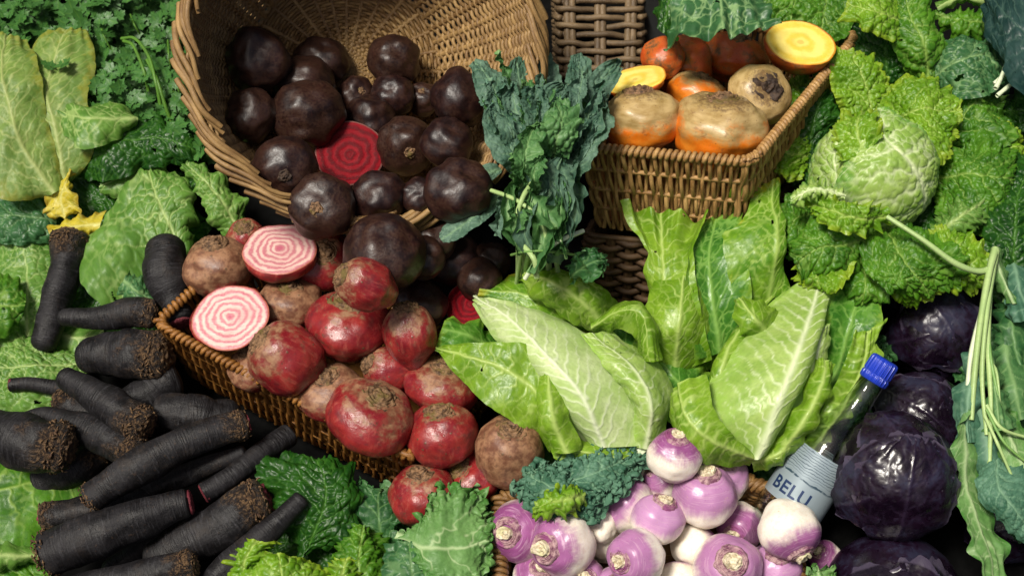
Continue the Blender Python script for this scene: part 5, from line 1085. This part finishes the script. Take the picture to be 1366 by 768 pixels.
for i, (x, y, m) in enumerate([(1060, 20, 'savoy'), (1020, 5, 'savoy_dark'), (1100, 30, 'savoy'), (1150, 70, 'savoy_dark'), (1300, 100, 'savoy_dark'), (1340, 200, 'savoy_dark')]):
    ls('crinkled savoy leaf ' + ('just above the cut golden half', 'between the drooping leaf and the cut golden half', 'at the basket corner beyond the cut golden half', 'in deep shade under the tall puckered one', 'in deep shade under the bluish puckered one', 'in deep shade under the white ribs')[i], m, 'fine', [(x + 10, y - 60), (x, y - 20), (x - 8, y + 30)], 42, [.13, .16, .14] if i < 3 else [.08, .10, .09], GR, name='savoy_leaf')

# ------------------------------------------------------------------ black kale bunch
K_ = Thing('kale_bunch', 'tied bunch of blue green black kale beside the round basket', 'kale', at(720, 300, .05))
KL = [
 ('lac', 'lac', [(700, 215), (672, 150), (650, 108), (630, 84)], 22, [.13, .19, .20, .19]), ('lac', 'lac', [(705, 240), (684, 205), (668, 178), (655, 142)], 24, [.16, .215, .22, .20]),
 ('lac_green', 'lac', [(690, 150), (676, 100), (664, 70)], 9, [.17, .20, .20]), ('lac', 'lac', [(715, 220), (700, 150), (692, 110), (684, 82)], 24, [.12, .17, .175, .165]),
 ('lac', 'lac', [(735, 240), (735, 170), (728, 120), (722, 78)], 30, [.11, .15, .16, .15]), ('lac', 'lac', [(745, 240), (765, 160), (772, 115), (768, 74)], 28, [.12, .17, .18, .17]),
 ('lac', 'lac', [(745, 250), (778, 170), (800, 115), (822, 80)], 26, [.14, .185, .19, .175]), ('lac', 'lac', [(730, 230), (722, 170), (735, 130), (748, 112)], 26, [.15, .20, .21, .19]),
 ('lac', 'lac', [(750, 250), (785, 205), (800, 170), (806, 140)], 22, [.15, .20, .21, .20]), ('lac', 'lac', [(745, 245), (760, 180), (772, 130), (778, 92)], 22, [.15, .20, .215, .20]),
 ('lac_green', 'fine', [(735, 215), (742, 185), (748, 160), (740, 140)], 26, [.19, .235, .245, .225]), ('lac_green', 'lac', [(705, 260), (700, 220), (706, 185), (716, 162)], 17, [.18, .23, .24, .22]),
 ('lac_green', 'lac', [(715, 262), (712, 235), (716, 220), (728, 210)], 14, [.20, .235, .24, .235]), ('lac', 'smooth', [(722, 330), (738, 275), (755, 225), (775, 180)], 26, [.15, .19, .20, .19]),
 ('lac', 'smooth', [(740, 350), (755, 305), (768, 265), (778, 225)], 30, [.13, .165, .175, .165]), ('lac', 'smooth', [(712, 330), (725, 280), (738, 240), (745, 210)], 20, [.16, .20, .21, .20]),
 ('lac_green', 'lac', [(700, 262), (690, 285), (684, 312)], 12, [.20, .215, .20]), ('lac', 'lac', [(690, 255), (672, 275), (662, 315)], 14, [.18, .19, .175]),
 ('lac_green', 'smooth', [(700, 258), (725, 285), (745, 305)], 13, [.215, .225, .215]), ('lac', 'smooth', [(700, 330), (705, 290), (716, 255)], 16, [.16, .20, .205]),
 ('lac_green', 'lac', [(698, 262), (690, 230), (682, 205)], 10, [.205, .225, .225]), ('kale', 'kale', [(760, 370), (785, 352), (805, 345)], 26, [.14, .165, .16]),
]
KL = [(m, kd, sp, w * .8 if sp[0][0] > 715 and kd != 'fine' else w, h) for m, kd, sp, w, h in KL if sp[-1] not in ((775, 180), (778, 225))]
g = np.random.default_rng(77)
for i in range(26):                 # the fan of narrow leaves
    f = i / 25; tx = 640 + 178 * f + g.uniform(-10, 10); ty = 92 + 55 * g.random() + 22 * abs(f - .5)
    bx, by = 706 + 48 * f + g.uniform(-6, 6), 236 + g.uniform(-14, 20)
    KL.append(('lac' if g.random() < .85 else 'lac_green', 'lac', [(bx, by), (bx * .62 + tx * .38 + g.uniform(-8, 8), by * .6 + ty * .4), (bx * .25 + tx * .75 + g.uniform(-6, 6), by * .28 + ty * .72), (tx, ty)], g.uniform(11, 18), [.14, .185 + .03 * g.random(), .195 + .03 * g.random(), .175 + .03 * g.random()]))
for i in range(15):                 # leaves hanging over the stalks
    x = 680 + 82 * g.random(); y = 225 + 50 * g.random()
    KL.append(('lac' if g.random() < .6 else 'lac_green', 'smooth' if g.random() < .6 else 'lac', [(x * .5 + 355, y - 30), (x, y + 10), (x + g.uniform(-10, 12), y + 45), (x + g.uniform(-14, 16), y + 75 + 25 * g.random())], g.uniform(8, 15), [.19, .215, .205, .18]))
KL += [('lac', 'smooth', [(728, 340), (740, 285), (752, 235), (760, 185)], 17, [.15, .19, .20, .19]), ('lac', 'smooth', [(742, 352), (752, 310), (764, 270), (768, 235)], 18, [.13, .175, .185, .17])]
for m, kd, sp, w, h in KL:
    ls(None, m, kd, sp, w, [q + .085 for q in h], parent=K_, name='leaf', tilt=(.010, .012) if w < 19 else (-.008, .008))
g = np.random.default_rng(21)
for i in range(16):
    x0, x1 = 700 + g.uniform(-14, 40), 684 + i * 4.2 + g.uniform(-4, 4)
    V, Q, a = stalk([(x0, 235 + g.uniform(-15, 15), .265), ((x0 + x1) / 2 + g.uniform(-6, 6), 300, .25 + g.uniform(-.02, .03)), (x1, 405, .085 + g.uniform(-.02, .02))], g.uniform(2.2, 3.8), None, 9, 24)
    K_.part('stalk', V, Q, LM['stalk' if g.random() < .45 else 'stalk_dark'], a)
for pts, r, m in [([(778, 308, .27), (745, 322, .285), (722, 340, .275), (700, 372, .25)], 3.2, 'stalk_white'), ([(655, 254, .29), (690, 268, .305), (722, 295, .30), (730, 330, .285)], 3, 'stalk'), ([(712, 240, .30), (698, 262, .31), (690, 285, .30)], 3.5, 'stalk'), ([(690, 320, .28), (712, 345, .285), (716, 370, .265)], 4, 'stalk')]:
    V, Q, a = stalk(pts, r, None); K_.part('stalk', V, Q, LM[m], a)
V, Q, a = stalk([(682, 340, .25), (700, 336, .285), (730, 335, .285), (768, 340, .25)], 1.6, None); K_.part('string', V, Q, LM['stalk_dark'], a)
ls('single kale leaf pointing left across the upper spilled beetroot', 'lac', 'lac', [(668, 228), (630, 238), (584, 268)], 15, [.25, .27, .26], 'loose black kale leaves on the dark beetroots', name='kale_leaf', ruf=.003, mid=.003)
ls('single kale leaf lying lower, pointing down to the left', 'lac', 'lac', [(668, 262), (628, 292), (586, 318)], 15, [.255, .27, .25], 'loose black kale leaves on the dark beetroots', name='kale_leaf', ruf=.003, mid=.003)
# ------------------------------------------------------------------ parsley
def parsley():
    g = np.random.default_rng(31); out = []
    nr, na = 4, 19
    ph = np.linspace(-2.0, 2.0, na); rr = np.linspace(0.02, 1, nr)[:, None]
    tooth = 1 + 0.16 * np.cos(ph * 9.4)
    lobe = (0.50 + 0.50 * np.abs(np.cos(ph * 1.45)) ** 0.7) * np.cos(ph * 0.42)
    rad = rr * (lobe * tooth)
    base = np.stack([rad * np.sin(ph), rad * np.cos(ph) + 0.12, 0.22 * rad ** 2 - 0.10 * np.abs(np.sin(ph * 1.45)) * rad], -1).reshape(-1, 3)
    vn = np.clip(np.exp(-(np.sin(ph * 1.45) / 0.16) ** 2)[None] * (1.1 - rr), 0, 1).reshape(-1)
    q = grid_faces(nr, na)
    n = 2400
    for i in range(n):
        x, y = g.uniform(-130, 275), g.uniform(-130, 205)
        if y > 150 + max(0, x - 170) * .7 or (x < 118 and y > 60 and g.random() < 0.85): continue
        hh = g.uniform(.0, .085) * (0.5 + 0.5 * noise(np.array([[x / 50, y / 50, 0.5]]))[0] + 0.5) 
        c = at(x, y, .015 + hh); k = pxm(c) * g.uniform(9, 15.5)
        nrm = unit(cb((g.normal(0, .45), .35 + g.normal(0, .4), 1))); d = unit(np.cross(nrm, g.normal(size=3))); e = np.cross(d, nrm)
        for a in (-1.15, 0, 1.15):
            dd = d * math.cos(a) + e * math.sin(a); ee = np.cross(nrm, dd); s = k * (1 if a == 0 else .82) * g.uniform(.85, 1.1)
            nn = unit(nrm + .35 * g.normal(size=3))
            V = c + (dd * .25 * (a == 0)) * k + s * (base[:, :1] * ee + base[:, 1:2] * dd + base[:, 2:] * nn)
            out.append((V, q, {'lm': base * 0.02 + g.uniform(0, 3), 'vein': vn * .6, 'le': np.full(len(V), g.uniform(0, .6))}))
    for i in range(46):
        x, y = g.uniform(0, 250), g.uniform(0, 190)
        dx, dy = g.normal(0, 22), g.uniform(20, 60)
        h0 = g.uniform(.02, .075)
        V, Q, a = stalk([(x, y, h0), (x + dx * .3, y + dy * .4, h0 + .01), (x + dx, y + dy, h0 - .02)], g.uniform(1.1, 2.0), None, 6, 14); out.append((V, Q, a))
    for pts in [[(162, 52, .10), (180, 52, .11), (198, 75, .115), (208, 110, .11), (214, 140, .09)], [(165, 55, .10), (178, 62, .11), (192, 95, .11), (198, 122, .09)], [(196, 80, .11), (210, 108, .11), (220, 140, .095), (232, 172, .07)]]:
        out.append(stalk(pts, 2.3, None, 8, 30))
    V, Q, A = join(out)
    single('parsley', 'mass of flat leaf parsley filling the top left corner', 'parsley', at(120, 60, .02), V, Q, LM['parsley'], A, kind='stuff')
LM['parsley'] = leafmat('parsley leaf', (0.012, 0.075, 0.006), (0.055, 0.185, 0.016), (0.16, 0.32, 0.045), rough=0.40, back=(0.05, 0.15, 0.03), trans=0.2, edge=(0.025, 0.105, 0.012))
parsley()

# ------------------------------------------------------------------ red cabbages
def _red():
    k = NT('red cabbage leaf'); lm = k.attr('lm', 'Vector'); p = k.objoff(k.vec(lm, (100, 100, 100)))
    n = k.noise(p, 0.22, 4, 0.6); f = k.noise(p, 1.6, 4, 0.65)
    c = k.mix(k.step(n, 0.35, 0.65), (0.004, 0.0015, 0.005), (0.011, 0.0025, 0.011))
    c = k.mix(k.step(k.math('ADD', n, k.math('MULTIPLY', f, 0.4)), 0.66, 0.90, 0, 0.8), c, (0.020, 0.022, 0.044))
    c = k.mix(k.math('MULTIPLY', k.attr('vein'), 0.26), c, (0.040, 0.026, 0.056))
    c = k.mix(k.step(k.vor(p, 0.55), 0.05, 0.03, 0, 0.6), c, (0.10, 0.09, 0.11))
    c = k.mix(k.step(k.attr('le'), 0.93, 0.985, 0, 0.55), c, (0.075, 0.060, 0.095))
    wet = k.step(k.vor(p, 1.1), 0.22, 0.10)
    r = k.math('SUBTRACT', k.step(n, 0.3, 0.7, 0.22, 0.40), k.math('MULTIPLY', wet, 0.12))
    return k.done(c, r, k.bump(k.math('ADD', f, k.math('MULTIPLY', wet, 1.2)), 0.14, 0.002), 0.5)
LM['red'] = _red()
def red_cabbage(label, px, py, r, h, rots):
    b = ball_at(px, py, r, h); t = Thing('red_cabbage', label, 'cabbage', b[0], 'red cabbages at the right')
    ball_mesh(t, b, 'red')
    for i, a in enumerate(rots):
        ca, sa = math.cos(a), math.sin(a)
        def tr(u, v): return (px + r * (u * ca - v * sa), py - r * (u * sa + v * ca))
        M = [tr(-1.02, 0), tr(-.4, .06), tr(.15, .02), tr(.62, -.05)]; L = [tr(-1.02, -.1), tr(-.5, -.62), tr(.1, -.75), tr(.55, -.32)]; Rr = [tr(-1.02, .1), tr(-.5, .66), tr(.12, .70), tr(.58, .26)]
        g = leaf_geo(L, M, Rr, .1, ball=(*b, .010 + .024 * i), kind='cab', puck=.0010, cell=.02, sec=.021, tert=.5, ruf=.004, rf=4, wave=.0022, fold=.002, fray=.16, tipfray=.5, mid=.003, secw=.0014, slant=.8, res=.0013, frill=0)
        t.part('leaf', g[0], g[1], LM['red'], g[2])
    return t
red_cabbage('red cabbage in deep shade under the savoy ruff', 1246, 440, 64, .06, (2.2, .3, -1.0))
red_cabbage('red cabbage half hidden behind the largest one', 1228, 556, 62, .07, (1.2, 2.9, -.6))
red_cabbage('dark red cabbage in the bottom right corner beneath the kale stalks', 1345, 690, 60, .03, (2.0, .4))
red_cabbage('red cabbage cut by the bottom edge below the largest one', 1190, 805, 96, .06, (1.3, 2.6, .2))
red_cabbage('largest red cabbage, shiny and nearly black, beside the bottle', 1193, 631, 83, .13, (-1.3, 2.4, .5, 1.5))

# ------------------------------------------------------------------ water bottle
def bottle():
    A, B = at(1022, 726, .055), at(1182, 480, .185)
    ax = unit(B - A); ln = np.linalg.norm(B - A); k = pxm(at(1100, 600, .1)) * .9; x = unit(np.cross(ax, F)); y = np.cross(ax, x)
    if x @ R < 0: x, y = -x, -y
    an = np.linspace(0, 2 * np.pi, 72, endpoint=False)
    def rev(prof, ang=an, wrap=True):
        S = np.array([s for s, r in prof])[:, None]; Rr = np.array([r for s, r in prof])[:, None]
        V = A + ax * (S * ln)[..., None] + (Rr * k)[..., None] * (x * np.cos(ang)[:, None] + y * np.sin(ang)[:, None])[None]
        return V.reshape(-1, 3), grid_faces(len(prof), len(ang), wrap), {'tp': np.stack(np.broadcast_arrays(ang[None] / 6.2832, S, Rr), -1).reshape(-1, 3)}
    body = [(-.10, .1), (-.10, 40), (-.06, 46), (0, 47), (.50, 47), (.54, 46), (.60, 40), (.66, 31), (.73, 23), (.80, 19), (.90, 18), (.985, 17.5)]
    prof = [tuple(p) for p in spline(np.array([(a, b, 0) for a, b in body]), 60)[:, :2]]
    prof = prof[2:]
    inner = [(s, max(r - 1.0, .05)) for s, r in prof[::-1]]
    t = Thing('water_bottle', 'clear plastic water bottle with a blue cap wedged behind the largest red cabbage', 'bottle', A)
    kk = NT('clear plastic'); kk.done((0.93, 0.97, 0.95), 0.04, None, 0.5, Transmission_Weight=1.0, IOR=1.38)
    t.part('body', *_m(rev(prof + inner), kk.m))
    kc = NT('blue cap'); tp = kc.attr('tp', 'Vector'); a_, s_, r_ = kc.sep(tp)
    ridge = kc.math('SINE', kc.math('MULTIPLY', a_, 6.2832 * 60))
    kc.done((0.012, 0.040, 0.42), 0.30, kc.bump(ridge, 0.5, 0.001), 0.5)
    cap = [(.885, 19.5), (.89, 21.3), (.915, 21.5), (.92, 20.6), (.925, 20.6), (.93, 21.3), (.985, 21), (.998, 20), (1.003, 17), (1.003, .05)]
    cv, cq, ca = rev(cap, np.linspace(0, 2 * np.pi, 240, endpoint=False))
    rib = (0.45 * k * np.sign(np.sin(np.arange(240) * 2 * np.pi / 240 * 40)))[None] * np.array([0, .4, 1, 0, 0, 1, 1, .3, 0, 0])[:, None]
    ra = np.linspace(0, 2 * np.pi, 240, endpoint=False); cv = cv + (rib[..., None] * (x * np.cos(ra)[:, None] + y * np.sin(ra)[:, None])[None]).reshape(-1, 3)
    t.part('cap', cv, cq, kc.m, ca)
    kl = NT('silver label'); tp = kl.attr('tp', 'Vector'); a_, s_, r_ = kl.sep(tp)
    nz = kl.noise(kl.comb(kl.math('MULTIPLY', a_, 7), kl.math('MULTIPLY', s_, 9), 0.0), 2.0, 3); n2 = kl.noise(kl.comb(kl.math('MULTIPLY', a_, 16), kl.math('MULTIPLY', s_, 30), 0.0), 1.0, 2)
    ph = kl.math('ADD', s_, kl.math('MULTIPLY', kl.math('SUBTRACT', nz, 0.5), 0.03))
    fine = kl.step(kl.math('SINE', kl.math('MULTIPLY', ph, 6.2832 * 82)), 0.45, 0.75)
    wide = kl.math('MULTIPLY', kl.step(kl.math('SINE', kl.math('MULTIPLY', ph, 6.2832 * 23)), 0.72, 0.88), kl.math('MULTIPLY', kl.step(n2, 0.40, 0.52), kl.step(s_, 0.345, 0.36)))
    up = kl.step(s_, 0.36, 0.40)
    m = kl.math('ADD', kl.math('MULTIPLY', fine, kl.math('MULTIPLY', up, 0.75)), kl.math('MULTIPLY', wide, kl.math('SUBTRACT', 1.0, up)), True)
    kl.done(kl.mix(m, (0.27, 0.33, 0.36), (0.030, 0.060, 0.085)), 0.28, None, 0.5, Metallic=0.25)
    t.part('label', *_m(rev([(s, 47.6) for s in np.linspace(.225, .50, 24)], np.linspace(0, 2 * np.pi, 97), False), kl.m))
    cu = bpy.data.curves.new('lettering', 'FONT'); cu.body = 'BELU'; cu.size = 1; cu.offset = 0.022; cu.space_character = 1.12; cu.resolution_u = 4
    tmp = bpy.data.objects.new('lettering', cu); SC.collection.objects.link(tmp)
    bpy.context.view_layer.update()
    me = bpy.data.meshes.new_from_object(tmp.evaluated_get(bpy.context.evaluated_depsgraph_get()))
    import bmesh
    bm = bmesh.new(); bm.from_mesh(me); bmesh.ops.triangulate(bm, faces=bm.faces); bmesh.ops.subdivide_edges(bm, edges=bm.edges, cuts=2); bmesh.ops.triangulate(bm, faces=bm.faces)
    co = np.array([v.co[:] for v in bm.verts]); tri = np.array([[v.index for v in f.verts] for f in bm.faces]); bm.free()
    bpy.data.objects.remove(tmp); bpy.data.meshes.remove(me)
    size = 27                                    # letter height in photo pixels / 0.72
    cx = co[:, 0] * size; cy = co[:, 1] * size
    front = math.atan2(F @ y, F @ x)
    sgn = -1 if (np.cross(ax, x) @ y) * 0 + ((x * math.cos(front + .3) + y * math.sin(front + .3)) - F) @ R < 0 else 1
    a0 = front - sgn * 1.22
    ang = a0 + sgn * cx / 48.0
    V = A + ax * (0.262 * ln + cy * k)[:, None] + 48.1 * k * (x * np.cos(ang)[:, None] + y * np.sin(ang)[:, None])
    mt = plain('navy print', (0.012, 0.03, 0.09), 0.4)
    t.part('lettering', V, tri, mt, smooth=False, parent=[c for c in t.o.children if c.name.startswith('label')][0])
bottle()
ls('dark curly kale behind the bottle neck', 'kale', 'kale', [(1090, 590), (1125, 530), (1150, 480), (1165, 440)], 40, [.05, .075, .08, .07], 'dark kale around the bottle', name='kale_leaf')
ls('dark curly kale scrap under the bottle body', 'kale', 'kale', [(1010, 680), (1050, 640), (1090, 610)], 40, [.03, .045, .04], 'dark kale around the bottle', name='kale_leaf')
ls('pale kale tip at the bottom edge beside the turnips', 'kale_pale', 'kale', [(1085, 800), (1095, 775), (1090, 756)], 22, [.10, .125, .125], 'dark kale around the bottle', name='kale_leaf')

# ------------------------------------------------------------------ long stalked greens at the right edge
H_ = Thing('greens_bunch', 'bunch of long stalked greens hanging down the right edge', 'greens', at(1320, 450, .1))
g = np.random.default_rng(41)
for pts, r, m in [([(1328, 332, .20), (1320, 362, .205), (1308, 430, .20), (1300, 500, .19), (1296, 560, .175)], 5.5, 'stalk'), ([(1327, 345, .20), (1316, 420, .20), (1310, 500, .185), (1316, 580, .17)], 4.6, 'stalk'), ([(1324, 350, .20), (1314, 400, .195), (1296, 470, .19), (1290, 530, .18)], 4.5, 'stalk_white'),
        ([(1320, 390, .195), (1318, 460, .19), (1322, 540, .18), (1320, 620, .16)], 4.5, 'stalk'), ([(1318, 440, .19), (1322, 480, .19), (1332, 530, .18), (1340, 560, .17)], 3, 'stalk_dark'), ([(1316, 540, .18), (1335, 570, .18), (1366, 582, .17), (1400, 590, .165)], 3, 'stalk'),
        ([(1314, 555, .18), (1330, 590, .18), (1352, 640, .165)], 3, 'stalk'), ([(1316, 546, .18), (1340, 590, .18), (1380, 625, .165)], 2.6, 'stalk_dark'), ([(1320, 480, .18), (1330, 500, .185), (1335, 560, .175)], 2.6, 'stalk')]:
    V, Q, a = stalk(pts, r * .8, None, 10, 36, (1.1, .75)); H_.part('stalk', V, Q, LM[m], a)
P = dict(parent=H_, name='leaf')
lf(None, 'kale_blue', 'smooth', [(1300, 440), (1284, 490), (1276, 545), (1280, 590)], [(1308, 440), (1298, 490), (1290, 545), (1292, 590)], [(1316, 440), (1312, 495), (1306, 545), (1304, 590)], [.185, .185, .178, .165], ruf=.008, er=-.01, **P)
lf(None, 'lac_green', 'smooth', [(1312, 470), (1314, 520), (1320, 575)], [(1322, 465), (1328, 515), (1334, 575)], [(1332, 470), (1342, 515), (1350, 570)], [.18, .185, .175], ruf=.008, **P)
lf(None, 'kale_pale', 'smooth', [(1284, 540), (1272, 600), (1286, 680), (1305, 760), (1318, 790)], [(1290, 530), (1284, 600), (1300, 680), (1318, 750), (1330, 790)], [(1298, 530), (1300, 600), (1322, 680), (1338, 750), (1345, 790)], [.17, .165, .15, .13, .12], ruf=.012, el=.01, er=-.015, **P)
lf(None, 'kale_blue', 'smooth', [(1290, 560), (1298, 600), (1310, 640)], [(1306, 540), (1316, 600), (1322, 640)], [(1322, 545), (1334, 600), (1335, 640)], [.165, .16, .15], **P)
lf(None, 'kale_blue', 'lac', [(1312, 620), (1304, 660), (1330, 690), (1366, 725)], [(1330, 610), (1332, 650), (1352, 680), (1378, 710)], [(1345, 612), (1370, 640), (1385, 670), (1395, 690)], [.165, .175, .17, .155], **P)
lf(None, 'kale_pale', 'smooth', [(1320, 545), (1330, 590), (1345, 640), (1375, 670)], [(1328, 540), (1346, 580), (1365, 620), (1390, 650)], [(1338, 530), (1362, 560), (1390, 590), (1410, 620)], [.155, .165, .165, .15], **P)
lf(None, 'lac_green', 'smooth', [(1325, 470), (1330, 510), (1345, 560)], [(1340, 460), (1350, 510), (1362, 560)], [(1356, 455), (1376, 500), (1385, 550)], [.14, .15, .14], **P)
lf(None, 'kale', 'smooth', [(1330, 400), (1328, 440), (1340, 480)], [(1345, 395), (1350, 440), (1360, 490)], [(1362, 395), (1380, 440), (1388, 480)], [.13, .15, .14], ruf=.01, **P)
lf(None, 'kale_blue', 'smooth', [(1335, 330), (1338, 380), (1352, 430)], [(1345, 325), (1358, 375), (1372, 430)], [(1360, 330), (1385, 380), (1395, 430)], [.15, .175, .165], ruf=.01, **P)
lf(None, 'kale_pale', 'smooth', [(1318, 335), (1322, 365), (1342, 400)], [(1326, 330), (1336, 365), (1352, 405)], [(1334, 335), (1350, 370), (1362, 405)], [.19, .185, .17], **P)
lf(None, 'kale', 'kale', [(1325, 560), (1345, 640), (1370, 720)], [(1350, 540), (1375, 620), (1400, 700)], [(1380, 520), (1400, 580), (1420, 640)], [.08, .10, .09], **P)
lf(None, 'kale', 'kale', [(1275, 500), (1290, 470), (1300, 440)], [(1295, 520), (1315, 480), (1325, 440)], [(1330, 520), (1345, 480), (1345, 440)], [.08, .10, .10], **P)

# ------------------------------------------------------------------ behind the stall top
zb = at(800, 60, 0.10)[2]
r0 = [att(742, -60, 1.80), att(858, -60, 1.80), att(858, -80, 2.05), att(742, -80, 2.05)]
b0 = [p - U * .16 + (R * .004 if i in (0, 3) else -R * .004) for i, p in enumerate(r0)]
rect_basket('wicker_hamper', 'tall wicker hamper in the shade behind the kale bunch', r0, b0, MW_SHADE, 'horizontal', 15, 20, 0.0042, 0.0050, 0.005, coil=False)
def box(c, hx, hy, hz, bev=0.004):
    s = np.array([[-1, -1], [1, -1], [1, 1], [-1, 1]], float)
    V = []
    for z, e in ((-1, bev), (-1, 0), (1, 0), (1, bev)):
        zz = z * hz + (bev if (z < 0 and e == 0) else -bev if (z > 0 and e == 0) else 0)
        V.append(np.c_[s * (np.array([hx, hy]) - e), np.full(4, zz)])
    V = np.concatenate(V) + c
    Q = [[0, 3, 2, 1], [12, 13, 14, 15]] + [[4 * i + j, 4 * i + (j + 1) % 4, 4 * i + 4 + (j + 1) % 4, 4 * i + 4 + j] for i in range(3) for j in range(4)]
    return V, np.array(Q)
p = att(878, 40, 1.86)
V, Q = box(p, .028, .028, .45); single('post', 'dark grey square post behind the golden beetroots', 'post', p, V, Q, M_POST, smooth=False)
p = att(852, -20, 2.15)
V, Q = box(p, .05, .03, .04); single('crate', 'deep blue plastic crate glimpsed beside the wicker hamper', 'crate', p, V, Q, plain('blue plastic', (0.03, 0.04, 0.45), 0.4), smooth=False)
